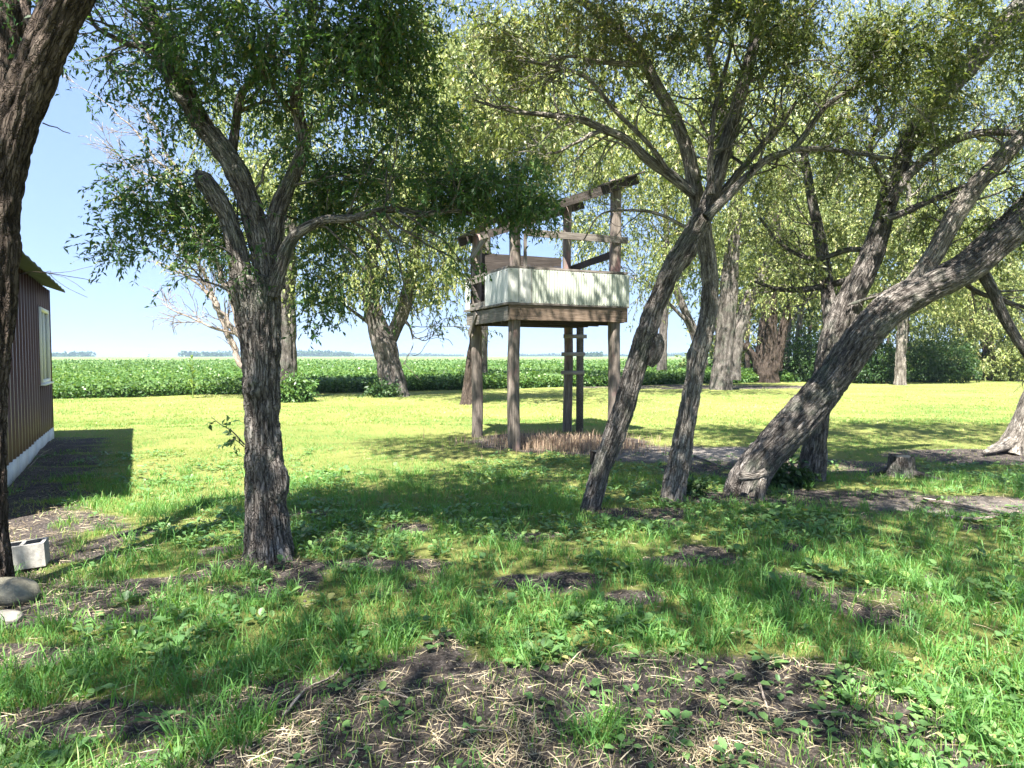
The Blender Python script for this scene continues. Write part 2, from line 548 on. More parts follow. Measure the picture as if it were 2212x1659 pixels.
BARE = [  # x, y, rx, ry, weight
    (0.2, 2.55, 1.75, 0.88, 1.25), (-0.75, 2.45, 0.7, 0.35, 0.8), (1.15, 2.9, 0.9, 0.5, 1.0), (-2.75, 4.15, 0.75, 0.32, 1.0), (-1.9, 2.85, 0.5, 0.2, 0.95),
    (-3.0, 3.4, 0.5, 0.25, 0.9), (1.35, 6.65, 0.7, 0.3, 1.0), (3.3, 7.4, 1.6, 0.55, 1.0), (4.9, 7.0, 1.5, 0.45, 1.0),
    (4.2, 9.4, 2.4, 0.9, 0.8), (-1.75, 5.0, 0.42, 0.2, 0.8), (0.9, 12.2, 1.7, 1.2, 1.1), (7.6, 10.6, 1.5, 0.8, 1.0), (2.7, 11.0, 1.7, 1.0, 1.0),
    (10, 34, 6.5, 2.2, 1.0), (-3.6, 4.4, 0.8, 0.5, 0.8), (0.3, 4.6, 0.5, 0.2, 0.7), (2.3, 4.2, 0.5, 0.2, 0.7), (5.8, 36, 5, 1.0, 0.9),
]
def bare_at(x, y):
    m = np.zeros_like(x)
    for cx, cy, rx, ry, w in BARE:
        d = ((x - cx) / rx) ** 2 + ((y - cy) / ry) ** 2
        m = np.maximum(m, w * np.clip(1.45 - d, 0, 1.0))
    rel = np.stack([x - E_FAR[0], y - E_FAR[1]], -1)
    off = rel @ E_N
    al = rel @ E_DIR
    m = np.maximum(m, np.where((al < 0.4) & (al > -9.5), np.clip(1.7 - off / 0.75, 0, 1.05), 0) * (off > -0.3))
    p = np.stack([x, y, np.zeros_like(x)], -1)
    n = np.clip((fbm(p * 2.6, 21, 4) - 0.5) * 2.4 + 0.5, 0, 1)
    spots = np.clip((fbm(p * 2.6, 44, 3) - 0.60) * 6, 0, 0.85) * np.clip((8 - y) / 2, 0, 1)
    return np.clip(np.maximum(m * (0.25 + 1.2 * n), spots), 0, 1)

def sand_at(x, y):
    d = ((x - 3.0) / 1.7) ** 2 + ((y - 10.9) / 0.95) ** 2
    d2 = ((x - 5.0) / 1.5) ** 2 + ((y - 6.95) / 0.4) ** 2
    p = np.stack([x, y, np.zeros_like(x)], -1)
    n = fbm(p * 1.5, 31, 3)
    return np.clip((np.maximum(np.clip(1.4 - d, 0, 1), 0.7 * np.clip(1.3 - d2, 0, 1)) * (0.35 + 1.3 * n)) - 0.1, 0, 1)

ys = [-40, -25, -15, -9, -6, -4, -2.5, -1, 0, 0.7]
y = 1.2
while y < 75:
    ys.append(y)
    y += max(0.045, 0.0165 * y)
while y < 5200:
    ys.append(y)
    y *= 1.25
ys = np.array(ys)
tt = np.linspace(-1, 1, 291)
xs = 3.2 * np.sinh(tt * np.arcsinh(4800 / 3.2))
XX, YY = np.meshgrid(xs, ys)
gx, gy = XX.ravel(), YY.ravel()
V = np.stack([gx, gy, gz(gx, gy)], -1)
nx, ny = len(xs), len(ys)
ii = np.arange(ny - 1)[:, None] * nx
jj = np.arange(nx - 1)[None, :]
Q = np.stack([ii + jj, ii + jj + 1, ii + nx + jj + 1, ii + nx + jj], -1).reshape(-1, 4)
go = link('ground', raw_mesh('ground', V, Q, None, True, {'bare': bare_at(gx, gy), 'sand': sand_at(gx, gy)}), M['ground'])
tag(go, kind='structure')

# ------------------------------------------------------------------ soybean field
def edge_y(x):
    return np.maximum(22.5, 24.4 + (x + 17) * 0.475) + 0.5 * np.sin(x * 0.9) * 0.4

fx = np.concatenate([np.linspace(-3000, -60, 10)[:-1], np.linspace(-60, 90, 240), np.linspace(90, 3000, 10)[1:]])
rows = [0.35, 0.55, 1.2, 3, 6, 10, 16, 25, 40, 65, 100, 160, 260, 450, 800, 1500, 4000]
hts = [0.05, 0.45] + [0.56] * (len(rows) - 2)
fv = []
for r_, h_ in zip(rows, hts):
    yy = edge_y(fx) + r_ if r_ < 500 else np.full_like(fx, r_ + 60.0)
    zz = h_ + (fbm(np.stack([fx * 0.8, yy * 0.8, yy * 0], -1), 4, 2) - 0.5) * 0.2 * (h_ > 0.1)
    fv.append(np.stack([fx, yy, zz], -1))
fv = np.concatenate(fv)
nfx = len(fx)
ii = np.arange(len(rows) - 1)[:, None] * nfx
jj = np.arange(nfx - 1)[None, :]
fq = np.stack([ii + jj, ii + jj + 1, ii + nfx + jj + 1, ii + nfx + jj], -1).reshape(-1, 4)
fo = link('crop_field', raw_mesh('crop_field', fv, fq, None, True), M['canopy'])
tag(fo, kind='structure')

def leaf_quads(c, d, n_, L, Wd, tint, fold=0.25):
    """lanceolate leaves: base c, direction d, side axis from n_"""
    d = nrm(d)
    s = nrm(np.cross(d, n_))
    u = np.cross(s, d)
    L = np.asarray(L)[:, None]
    Wd = np.asarray(Wd)[:, None]
    m = c + d * L * 0.45
    v = np.stack([c, m + s * Wd * 0.5 + u * Wd * fold, c + d * L - u * L * 0.08, m - s * Wd * 0.5 + u * Wd * fold], 1)
    k = len(c)
    q = np.arange(k * 4).reshape(k, 4)
    return v.reshape(-1, 3), q, np.repeat(tint, 4)

N = 150000
fy = 1 / rng.uniform(1 / 170, 1 / 23.5, N)
fxx = fy * rng.uniform(-0.9, 0.95, N)
off = fy - edge_y(fxx)
ok = off > 0.0
fy, fxx, off = fy[ok], fxx[ok], off[ok]
# a thicker front row
n2 = 30000
ex = rng.uniform(-24, 30, n2)
ey = edge_y(ex) + np.abs(rng.normal(0, 0.5, n2)) + 0.02
fxx = np.concatenate([fxx, ex]); fy = np.concatenate([fy, ey]); off = np.concatenate([off, ey - edge_y(ex)])
h = 0.64 + 0.24 * (fbm(np.stack([fxx * 0.9, fy * 0.9, fy * 0], -1), 14, 2) - 0.5)
h = h * np.clip(0.55 + off * 0.9, 0, 1)
u = rng.uniform(0, 1, len(fxx))
fz = h * np.where(off < 1.0, u, 1 - 0.35 * u ** 1.5)
c = np.stack([fxx, fy, fz], -1)
d = nrm(rng.normal(0, 1, c.shape) + np.array([0, -0.3, -0.2]))
nn = nrm(rng.normal(0, 0.5, c.shape) + np.array([0, 0, 1.0]))
sz = 0.088 * (np.maximum(fy, 25) / 25) ** 0.75 * rng.uniform(0.7, 1.3, len(c))
tn = np.clip(rng.normal(0.5, 0.2, len(c)) + (fz / h - 0.75) * 0.4, 0, 1)
v_, q_, t_ = leaf_quads(c, d, nn, sz * 1.2, sz * 0.95, tn)
so = link('soybean_plants', raw_mesh('soybean_plants', v_, q_, None, False, {'tint': t_}), M['soy'])
tag(so, 'leafy green soybean crop stretching from the lawn edge to the horizon', 'crop', kind='stuff')

# ------------------------------------------------------------------ trees
DOWN = np.array([0, 0, -1.0])

def leaf_tris(c, d, n_, L, Wd, tint):
    d = nrm(d)
    s_ = nrm(np.cross(d, n_)) * (np.asarray(Wd) * 0.5)[:, None]
    v = np.stack([c - s_, c + s_, c + d * np.asarray(L)[:, None]], 1)
    k = len(c)
    return v.reshape(-1, 3), np.arange(k * 3).reshape(k, 3), np.repeat(tint, 3)

class Tree:
    def __init__(self, name, label, base, bark, leaf, group=None, near=True):
        self.o = empty(name, (base[0], base[1], 0))
        self.org = np.array([base[0], base[1], 0.0])
        tag(self.o, label, 'tree', group)
        self.bark, self.leaf, self.near = M[bark], M[leaf], near
        self.small = MB()
        self.anch = []        # (pos, dir)
        self.L = []           # leaf arrays
        self.LT = []
        self.seed = random.randint(1, 9999) % 97
    def path(self, pts, d, w0=None):
        """pts: (X, Y, width_px[, depth]) in photograph pixels -> centre line and radii"""
        out = []
        for p in pts:
            dd = p[3] if len(p) > 3 else d
            out.append(np.append(P(p[0], p[1], dd), W(p[2], dd) / 2 * (0.87 if self.near else 0.92)))
        return np.array(out)
    def wood(self, name, pr, step=0.03, nseg=40, bark=0.012, lump=0.10, flare=0.0, knots=0, jitter=0.0, mat=None, bfreq=46.0):
        s = catmull(pr, step)
        if jitter:
            n = np.stack([fbm(np.stack([np.arange(len(s)) * step * 3, np.full(len(s), k * 9.1 + self.seed), np.zeros(len(s))], -1), k, 2) for k in range(3)], -1) - 0.5
            s[:, :3] += n * jitter * np.clip(np.arange(len(s)) / 6, 0, 1)[:, None]
        mb = MB()
        self.seed += 1
        tube(mb, s[:, :3], np.maximum(s[:, 3], 0.004), nseg, bark, lump, flare, self.seed, self.org, knots=knots, bfreq=bfreq)
        mb.build(name, mat or self.bark, self.o, True)
        return s
    def branch(self, p, d, L, r, level, up=0.1, droop=0.0, kids=(6, 4), wig=0.22, leaf_from=0.25, tip=0.003, spread=(0.5, 1.1)):
        n = max(4, int(L / 0.14) + 2)
        if n > 14: n = 14
        pts = [np.array(p, float)]
        d = nrm(d)
        for k in range(n):
            f = k / n
            d = nrm(d + rng.normal(0, wig, 3) + np.array([0, 0, up * (1 - f) - droop * f]))
            pts.append(pts[-1] + d * L / n)
        pts = np.array(pts)
        rad = r + (tip - r) * np.linspace(0, 1, len(pts)) ** 0.8
        ns = 8 if r > 0.02 else (5 if r > 0.008 else 3)
        self.seed += 1
        tube(self.small, pts, rad, ns, 0, 0.12 if r > 0.015 else 0, 0, self.seed, self.org)
        if level > 0:
            for _ in range(kids[0]):
                t = random.uniform(0.2, 0.97)
                k = min(int(t * n), n - 1)
                q = pts[k] + (pts[k + 1] - pts[k]) * (t * n - k)
                td = nrm(pts[k + 1] - pts[k])
                a = random.uniform(*spread)
                pr_ = nrm(np.cross(td, rng.normal(0, 1, 3)))
                self.branch(q, td * math.cos(a) + pr_ * math.sin(a), L * random.uniform(0.35, 0.65) * (1.1 - 0.5 * t), max(tip, rad[k] * random.uniform(0.4, 0.65)),
                            level - 1, up * 0.5, droop + 0.05, kids[1:] + (3,), wig, leaf_from, tip, spread)
        if leaf_from < 1 and level <= 1:
            for t in np.linspace(leaf_from, 1, max(2, int(L * (1 - leaf_from) / 0.09))):
                k = min(int(t * n), n - 1)
                self.anch.append(np.concatenate([pts[k] + (pts[k + 1] - pts[k]) * (t * n - k), nrm(pts[k + 1] - pts[k])]))
        return pts
    def limb_kids(self, s, n, L, t0=0.3, t1=1.0, level=1, up=0.1, droop=0.0, kids=(6, 4), bias=(0, 0, 0), wig=0.22, leaf_from=0.25, rmax=0.03, tip=0.003, spread=(0.5, 1.2)):
        for _ in range(n):
            k = int(random.uniform(t0, t1) * (len(s) - 2))
            td = nrm(s[k + 1, :3] - s[k, :3])
            a = random.uniform(*spread)
            pr_ = nrm(np.cross(td, rng.normal(0, 1, 3)))
            d = nrm(td * math.cos(a) + pr_ * math.sin(a) + np.array(bias))
            self.branch(s[k, :3], d, L * random.uniform(0.6, 1.3), min(rmax, s[k, 3] * random.uniform(0.3, 0.6)), level, up, droop, kids, wig, leaf_from, tip, spread)
    def sprays(self, start, dirs, L, k, leaf, droop=0.5, tintm=0.45, twig_r=0.0018, twigs=True, wid=0.36, hang=0.3, tri=False):
        """leafy twigs: k leaves along each"""
        n = len(start)
        if n == 0: return
        L = L * rng.uniform(0.55, 1.35, n)
        d0 = nrm(dirs + rng.normal(0, 0.45, (n, 3)) + DOWN * droop * 0.5)
        d1 = nrm(d0 + DOWN * droop + rng.normal(0, 0.2, (n, 3)))
        mid = start + d0 * (L * 0.5)[:, None]
        end = mid + d1 * (L * 0.5)[:, None]
        t = (np.arange(k) + 0.5)[None, :] / k + rng.uniform(-0.03, 0.03, (n, k))
        t = t[..., None]
        pos = np.where(t < 0.5, start[:, None] + (mid - start)[:, None] * (t * 2), mid[:, None] + (end - mid)[:, None] * (t * 2 - 1))
        td = np.where(t < 0.5, d0[:, None], d1[:, None])
        ld = nrm(td * 0.7 + rng.normal(0, 0.6, (n, k, 3)) + DOWN * hang)
        nn_ = nrm(rng.normal(0, 0.6, (n, k, 3)) + np.array([0, -0.15, 0.8]))
        sz = leaf * rng.uniform(0.5, 1.5, (n, k))
        tint = np.clip(tintm + rng.normal(0, 0.13, (n, 1)) + rng.normal(0, 0.17, (n, k)) + (rng.uniform(0, 1, (n, k)) > 0.975) * 0.4, 0, 1)
        if tri:
            self.LT.append(leaf_tris(pos.reshape(-1, 3), ld.reshape(-1, 3), nn_.reshape(-1, 3), sz.ravel(), sz.ravel() * wid * 1.3, tint.ravel()))
        else:
            self.L.append(leaf_quads(pos.reshape(-1, 3), ld.reshape(-1, 3), nn_.reshape(-1, 3), sz.ravel(), sz.ravel() * wid, tint.ravel()))
        if twigs:
            sel = rng.uniform(0, 1, n) < 0.6
            start, mid, end, d0 = start[sel], mid[sel], end[sel], d0[sel]
            n = len(start)
            a = nrm(np.cross(d0, rng.normal(0, 1, (n, 3))))
            b = np.cross(d0, a)
            ring = []
            for c_, r_ in ((start, twig_r), (mid, twig_r * 0.8), (end, twig_r * 0.3)):
                for an in (0, 2.094, 4.189):
                    ring.append(c_ + (a * math.cos(an) + b * math.sin(an)) * r_)
            v = np.stack(ring, 1)
            base = np.arange(n)[:, None, None] * 9
            q = np.array([[i, (i + 1) % 3, 3 + (i + 1) % 3, 3 + i] for i in range(3)] + [[3 + i, 3 + (i + 1) % 3, 6 + (i + 1) % 3, 6 + i] for i in range(3)])
            self.small.add(v.reshape(-1, 3) - self.org, (q[None] + base).reshape(-1, 4), None, bark=np.repeat(start, 9, 0), furrow=np.ones(n * 9))
    def blob(self, c, r, n, L=0.4, k=12, leaf=0.06, droop=0.6, tintm=0.45, clump=1.6, thr=0.42, twigs=True, twig_r=0.0018, outward=0.5, wid=0.36, hang=0.3, tri=False):
        c, r = np.asarray(c, float), np.asarray(r, float)
        p = rng.normal(0, 1, (n * 5, 3))
        p = nrm(p) * (rng.uniform(0, 1, (len(p), 1)) ** 0.45)
        w = c + p * r
        keep = vnoise(w * clump, 77) * 0.6 + vnoise(w * clump * 2.3, 78) * 0.4 > thr
        w, p = w[keep][:n], p[keep][:n]
        self.sprays(w, p * outward, L, k, leaf, droop, tintm, twig_r, twigs, wid, hang, tri)
    def pblob(self, X, Y, d, rX, rY, rd, n, **kw):
        self.blob(P(X, Y, d), (W(rX, d), rd, W(rY, d)), n, **kw)
    def leaf_anchors(self, per, zmin=-9, prob=1.0, **kw):
        if not self.anch: return
        a = np.array(self.anch)
        a = a[(a[:, 2] > zmin) & (rng.uniform(0, 1, len(a)) < prob)]
        a = np.repeat(a, per, 0)
        self.sprays(a[:, :3] + rng.normal(0, 0.02, (len(a), 3)), a[:, 3:], **kw)
    def finish(self, leaf_name='crown'):
        if self.small.n:
            tag(self.small.build('branches', self.bark, self.o, True), kind='stuff')
        if self.L or self.LT:
            cb = MB()
            for v, q, t in self.L:
                cb.add(v - self.org, q, None, tint=t)
            for v, q, t in self.LT:
                cb.add(v - self.org, None, q, tint=t)
            tag(cb.build(leaf_name, self.leaf, self.o), kind='stuff')
        return self.o

NEAR = 'large old trees standing round the yard'
# ---- left edge tree
d = 4.4
T = Tree('tree', 'dark trunk leaning in at the left edge of the frame beside the concrete block', G(-15, 1290), 'bark_dark', 'leaf_near', NEAR)
s = T.wood('trunk', T.path([(-16, 1330, 84), (-18, 1250, 76), (-20, 1100, 62), (-20, 900, 62), (-8, 700, 72), (-2, 560, 80), (-2, 440, 88), (26, 290, 92), (66, 180, 92), (108, 80, 90), (146, 0, 90), (215, -140, 92), (260, -300, 80, 4.0), (280, -500, 66, 3.4)], d), 0.02, 72, 0.020, 0.10, 0.55, 2)
s2 = T.wood('limb', T.path([(-30, 620, 60, 4.7), (-8, 430, 66, 4.8), (10, 260, 74, 4.9), (22, 100, 74, 5.0), (30, -60, 68, 5.0), (20, -300, 50, 4.8), (0, -600, 40, 4.0)], 4.9), 0.04, 36, 0.01, 0.08)
s3 = T.wood('limb', T.path([(60, 200, 26, 4.55), (74, 90, 20, 4.6), (52, 10, 17, 4.7), (30, -80, 12, 4.8)], 4.6), 0.04, 14, 0.004, 0.08)
T.branch(P(92, 265, 4.4), (0.9, 0.1, -0.15), 0.16, 0.006, 0, leaf_from=1)
T.limb_kids(s2, 4, 0.5, 0.2, 0.6, 0, leaf_from=1)
T.branch(P(40, 592, 4.5), (1, 0.1, 0.12), 0.5, 0.0045, 1, 0.0, 0.05, (4, 3), leaf_from=1, tip=0.0015, spread=(0.3, 0.7))
T.blob((-2.3, 1.6, 7.2), (2.6, 2.6, 1.5), 898, L=0.5, k=10, leaf=0.085, thr=0.47, twigs=False, tri=True, wid=0.42, clump=1.1)
T.blob((-2.9, -1.3, 8.2), (2.6, 2.4, 1.6), 794, L=0.5, k=10, leaf=0.085, thr=0.47, twigs=False, tri=True, wid=0.42, clump=1.1)
T.pblob(60, 60, 5.0, 60, 80, 0.4, 40, L=0.35, k=10, leaf=0.05)
T.finish()

# ---- main left tree
d = 5.2
T = Tree('tree', 'thick fissured tree trunk with a burl, forking above the sunlit lawn left of the tower', G(582, 1200), 'bark', 'leaf_near', NEAR)
T.wood('trunk', T.path([(590, 1235, 100), (582, 1180, 98), (574, 1080, 90), (570, 1000, 88), (566, 900, 80), (564, 800, 86), (562, 715, 92), (562, 650, 90), (566, 600, 76)], d), 0.015, 112, 0.022, 0.11, 0.55, 2, bfreq=50)
mb = MB()
tube(mb, catmull(np.array([np.append(P(602, 1085, 5.14), 0.03), np.append(P(602, 1060, 5.14), 0.075), np.append(P(598, 1030, 5.15), 0.085), np.append(P(594, 1000, 5.16), 0.06), np.append(P(592, 970, 5.17), 0.02)]), 0.015)[:, :3],
     catmull(np.array([np.append(P(602, 1085, 5.14), 0.03), np.append(P(602, 1060, 5.14), 0.075), np.append(P(598, 1030, 5.15), 0.085), np.append(P(594, 1000, 5.16), 0.06), np.append(P(592, 970, 5.17), 0.02)]), 0.015)[:, 3], 40, 0.012, 0.16, 0, 0, T.org)
mb.build('burl', T.bark, T.o, True)
sl = T.wood('limb', T.path([(550, 800, 44), (538, 715, 52), (528, 640, 48), (516, 560, 46), (494, 480, 44), (466, 425, 46), (446, 396, 46), (430, 380, 30), (422, 374, 14)], 5.15), 0.016, 52, 0.018, 0.13, knots=1)
sm = T.wood('limb', T.path([(580, 760, 50), (580, 680, 56), (576, 600, 56), (562, 520, 56), (536, 430, 54), (502, 355, 54), (462, 300, 50), (424, 248, 46), (396, 180, 44), (360, 100, 38), (322, 20, 32), (290, -80, 24)], 5.25), 0.016, 52, 0.018, 0.10)
sr = T.wood('limb', T.path([(592, 620, 52), (588, 530, 46), (602, 450, 40), (632, 380, 34), (655, 320, 30), (648, 262, 30), (640, 215, 28), (650, 150, 24), (670, 60, 20), (680, -60, 15)], 5.3), 0.018, 40, 0.012, 0.10)
sb = T.wood('limb', T.path([(586, 640, 40), (606, 572, 36), (632, 515, 29), (665, 490, 26), (705, 475, 22), (760, 472, 20), (815, 458, 19), (862, 452, 16), (920, 462, 13), (985, 455, 10), (1050, 470, 6)], 5.15), 0.022, 26, 0.005, 0.10)
s5 = T.wood('limb', T.path([(498, 350, 24), (508, 280, 22), (520, 208, 20), (548, 172, 17), (572, 145, 14), (600, 60, 10)], 5.4), 0.03, 18, 0.004, 0.08)
s6 = T.wood('limb', T.path([(410, 225, 22), (380, 205, 20), (330, 110, 18), (280, 95, 14), (210, 60, 10), (190, 20, 7)], 5.0), 0.03, 16, 0.004, 0.08)
for s_, n_, l_ in ((sm, 9, 0.9), (sr, 9, 0.9), (sb, 10, 0.7), (s5, 5, 0.8), (s6, 6, 0.7), (sl, 3, 0.5)):
    T.limb_kids(s_, n_ + 3, l_, 0.3, 1.0, 1, 0.0, 0.15, (6, 3), leaf_from=0.35, rmax=0.014)
T.leaf_anchors(1, zmin=2.0, prob=0.8, L=0.22, k=12, leaf=0.042, droop=0.4, hang=0.12)
for (X, Y, dd, rX, rY, n) in [(300, 40, 5.0, 110, 70, 70), (440, 50, 4.8, 120, 85, 150), (600, 45, 4.8, 130, 90, 190), (770, 50, 4.7, 150, 100, 330),
        (910, 80, 4.8, 110, 100, 280), (760, 190, 5.0, 110, 90, 190), (900, 220, 5.1, 90, 90, 130), (395, 170, 5.1, 70, 100, 110), (345, 250, 5.1, 50, 70, 40), (700, 330, 5.4, 90, 80, 150), (620, 180, 5.5, 80, 80, 90),
        (345, 410, 5.2, 90, 55, 120), (305, 470, 5.3, 55, 50, 70), (430, 500, 5.6, 80, 60, 100), (300, 545, 5.3, 40, 35, 40), (390, 580, 5.5, 45, 40, 35), (480, 560, 5.7, 60, 60, 60),
        (730, 440, 5.4, 90, 60, 150), (690, 560, 5.6, 55, 75, 90), (690, 660, 5.6, 35, 55, 40), (830, 420, 5.6, 90, 70, 140), (820, 540, 5.7, 70, 60, 60),
        (950, 440, 5.5, 90, 45, 130), (1070, 425, 5.5, 90, 42, 150), (1140, 425, 5.4, 45, 45, 110)]:
    T.pblob(X, Y, dd, rX, rY, 0.45, int(n * 1.25), L=0.26, k=14, leaf=0.042, droop=0.45, tintm=0.5, thr=0.56, clump=1.9, hang=0.12)
for (X, Y, rX, rY, n) in [(1115, 430, 70, 70, 190), (1040, 415, 90, 65, 150), (1165, 395, 40, 50, 50)]:
    T.pblob(X, Y, 5.3, rX, rY, 0.4, n, L=0.26, k=14, leaf=0.042, droop=0.6, tintm=0.45, thr=0.53, clump=2.0, hang=0.2)
# the crown above the frame
T.blob((-0.8, 4.2, 6.6), (2.4, 1.9, 1.5), 1525, L=0.5, k=10, leaf=0.085, thr=0.47, twigs=False, tri=True, wid=0.42, clump=1.1)
T.blob((-1.4, 6.9, 9.2), (2.6, 1.7, 1.3), 1230, L=0.5, k=10, leaf=0.09, thr=0.46, twigs=False, tri=True, wid=0.42, clump=1.1)
T.blob((0.6, 1.5, 7.6), (2.4, 2.2, 1.4), 898, L=0.5, k=10, leaf=0.085, thr=0.47, twigs=False, tri=True, wid=0.42, clump=1.1)
T.blob((-0.3, -1.6, 8.2), (2.6, 2.4, 1.4), 794, L=0.5, k=10, leaf=0.085, thr=0.47, twigs=False, tri=True, wid=0.42, clump=1.1)
# a leafy shoot low on the trunk
sp = [P(528, 960, 5.1), P(500, 930, 5.0), P(478, 918, 4.95), P(456, 900, 4.9)]
tube(T.small, catmull(np.array(sp), 0.05), np.linspace(0.007, 0.002, len(catmull(np.array(sp), 0.05))), 5, 0, 0, 0, 3, T.org)
sp2 = [P(527, 965, 5.1), P(505, 948, 5.0), P(492, 960, 4.98)]
tube(T.small, catmull(np.array(sp2), 0.05), np.linspace(0.005, 0.002, len(catmull(np.array(sp2), 0.05))), 5, 0, 0, 0, 4, T.org)
st = np.array([P(505, 935, 5.0), P(490, 925, 4.97), P(515, 950, 5.05), P(498, 955, 5.0), P(510, 940, 5.02), P(470, 912, 4.93), P(520, 970, 5.08), P(512, 962, 5.05)])
T.sprays(st, np.tile(np.array([[-0.6, -0.2, 0.3]]), (len(st), 1)), 0.13, 5, 0.045, 0.0, 0.45, wid=0.55)
T.finish()

# ---- slender leaning tree in front of the tower
T = Tree('tree', 'slender leaning tree crossing in front of the tower\'s right post, chopped knob on its side', G(1277, 1105), 'bark', 'leaf_olive', NEAR)
d = 6.8
T.wood('trunk', T.path([(1268, 1130, 46), (1277, 1090, 46), (1300, 1010, 48), (1335, 920, 52), (1362, 830, 52), (1388, 745, 52), (1418, 655, 46), (1455, 575, 48), (1492, 515, 50), (1525, 455, 46)], d), 0.02, 64, 0.018, 0.09, 0.2, 2)
kn = catmull(T.path([(1405, 790, 18, 6.75), (1414, 770, 30, 6.72), (1420, 742, 34, 6.72), (1424, 722, 16, 6.72)], d), 0.015)
mb = MB(); tube(mb, kn[:, :3], kn[:, 3], 24, 0.008, 0.2, 0, 8, T.org); mb.build('knob', T.bark, T.o, True)
a1 = T.wood('limb', T.path([(1515, 480, 42), (1540, 410, 38), (1566, 320, 34), (1592, 230, 32), (1622, 120, 28), (1650, 0, 26), (1680, -150, 20)], 6.85), 0.03, 34, 0.008, 0.10)
a2 = T.wood('limb', T.path([(1525, 470, 26), (1580, 415, 22), (1655, 345, 18), (1715, 318, 15), (1790, 225, 12), (1870, 180, 9), (1950, 150, 6)], 6.6), 0.03, 22, 0.005, 0.08)
a3 = T.wood('limb', T.path([(1530, 455, 24), (1590, 380, 18), (1650, 310, 15), (1690, 265, 12), (1720, 220, 8)], 6.9), 0.03, 18, 0.004, 0.08)
a4 = T.wood('limb', T.path([(1712, 322, 13), (1790, 322, 11), (1870, 335, 9), (1960, 345, 6)], 6.6), 0.03, 14, 0.003, 0.08)
a5 = T.wood('limb', T.path([(1535, 420, 20), (1535, 330, 16), (1545, 230, 12), (1575, 120, 9), (1590, 20, 7)], 6.6), 0.03, 14, 0.003, 0.08)
for s_, n_, l_ in ((a1, 14, 1.1), (a2, 13, 0.8), (a3, 9, 0.8), (a4, 8, 0.6), (a5, 8, 0.8)):
    T.limb_kids(s_, n_, l_, 0.2, 1.0, 1, 0.05, 0.1, (5, 3), leaf_from=0.45, rmax=0.018)
T.leaf_anchors(1, zmin=2.9, prob=0.75, L=0.22, k=12, leaf=0.042, droop=0.4, hang=0.12)
for (X, Y, dd, rX, rY, n) in [(1760, 100, 6.6, 190, 110, 250), (1900, 110, 6.4, 160, 110, 240), (1660, 200, 6.9, 130, 110, 170), (1560, 90, 6.8, 110, 90, 130), (1780, 260, 6.9, 120, 80, 130), (1690, 30, 6.2, 170, 80, 240)]:
    T.pblob(X, Y, dd, rX, rY, 0.6, int(n * 1.5), L=0.27, k=15, leaf=0.045, droop=0.4, tintm=0.5, thr=0.55, clump=1.8, hang=0.12)
T.blob((2.6, 3.4, 6.9), (2.6, 2.2, 1.5), 967, L=0.5, k=10, leaf=0.09, thr=0.47, twigs=False, tri=True, wid=0.42, clump=1.1)
T.blob((3.0, 0.2, 8.2), (2.6, 2.6, 1.4), 794, L=0.5, k=10, leaf=0.09, thr=0.47, twigs=False, tri=True, wid=0.42, clump=1.1)
T.finish()

# ---- pale-limbed tree beside it
T = Tree('tree', 'upright tree right of the slender leaning one, its pale limb arching over the tower', G(1457, 1085), 'bark_pale', 'leaf_olive', NEAR)
d = 7.25
T.wood('trunk', T.path([(1452, 1110, 56), (1458, 1050, 56), (1474, 960, 50), (1490, 870, 45), (1506, 780, 42), (1528, 690, 42), (1533, 610, 40), (1526, 540, 40), (1512, 450, 40)], d), 0.02, 64, 0.017, 0.09, 0.3, 3)
b1 = T.wood('limb', T.path([(1514, 470, 38), (1500, 400, 36), (1486, 330, 34), (1455, 250, 30), (1416, 180, 28), (1380, 115, 25), (1325, 55, 22), (1262, 5, 20), (1190, -60, 14)], 7.2), 0.028, 36, 0.006, 0.08, mat=M['bark_pale'])
b2 = T.wood('limb', T.path([(1500, 420, 26), (1450, 380, 26), (1400, 345, 24), (1352, 300, 20), (1305, 280, 19), (1252, 258, 17), (1180, 248, 13), (1105, 240, 9), (1020, 215, 5)], 7.0), 0.028, 26, 0.005, 0.09)
b3 = T.wood('limb', T.path([(1520, 480, 28, 7.3), (1550, 380, 24, 7.5), (1562, 250, 23, 7.6), (1543, 160, 20, 7.6), (1528, 90, 17, 7.6), (1545, 20, 13, 7.6), (1560, -60, 9, 7.6)], 7.5), 0.03, 28, 0.005, 0.08)
b4 = T.wood('limb', T.path([(1394, 138, 14), (1350, 138, 13), (1280, 132, 11), (1230, 122, 8), (1160, 140, 5)], 7.0), 0.03, 14, 0.003, 0.08)
b5 = T.wood('limb', T.path([(1440, 365, 14), (1400, 310, 12), (1330, 240, 11), (1270, 170, 10), (1200, 145, 8), (1120, 130, 5)], 6.9), 0.03, 14, 0.003, 0.08)
b6 = T.wood('limb', T.path([(1300, 282, 9), (1240, 310, 8), (1190, 330, 6), (1140, 290, 4)], 6.9), 0.03, 10, 0.002, 0.08)
b7 = T.wood('limb', T.path([(1480, 490, 9), (1430, 465, 8), (1380, 455, 7), (1300, 462, 5), (1260, 520, 3)], 6.6), 0.03, 10, 0.002, 0.08)
for s_, n_, l_ in ((b1, 9, 0.9), (b2, 16, 0.75), (b3, 9, 0.9), (b4, 9, 0.6), (b5, 12, 0.65), (b6, 6, 0.45), (b7, 4, 0.4)):
    T.limb_kids(s_, n_, l_, 0.25, 1.0, 1, 0.04, 0.03, (5, 3), leaf_from=0.6, rmax=0.014, bias=(-0.25, 0, 0.0))
T.leaf_anchors(1, zmin=3.2, prob=0.45, L=0.22, k=12, leaf=0.042, droop=0.4, hang=0.12)
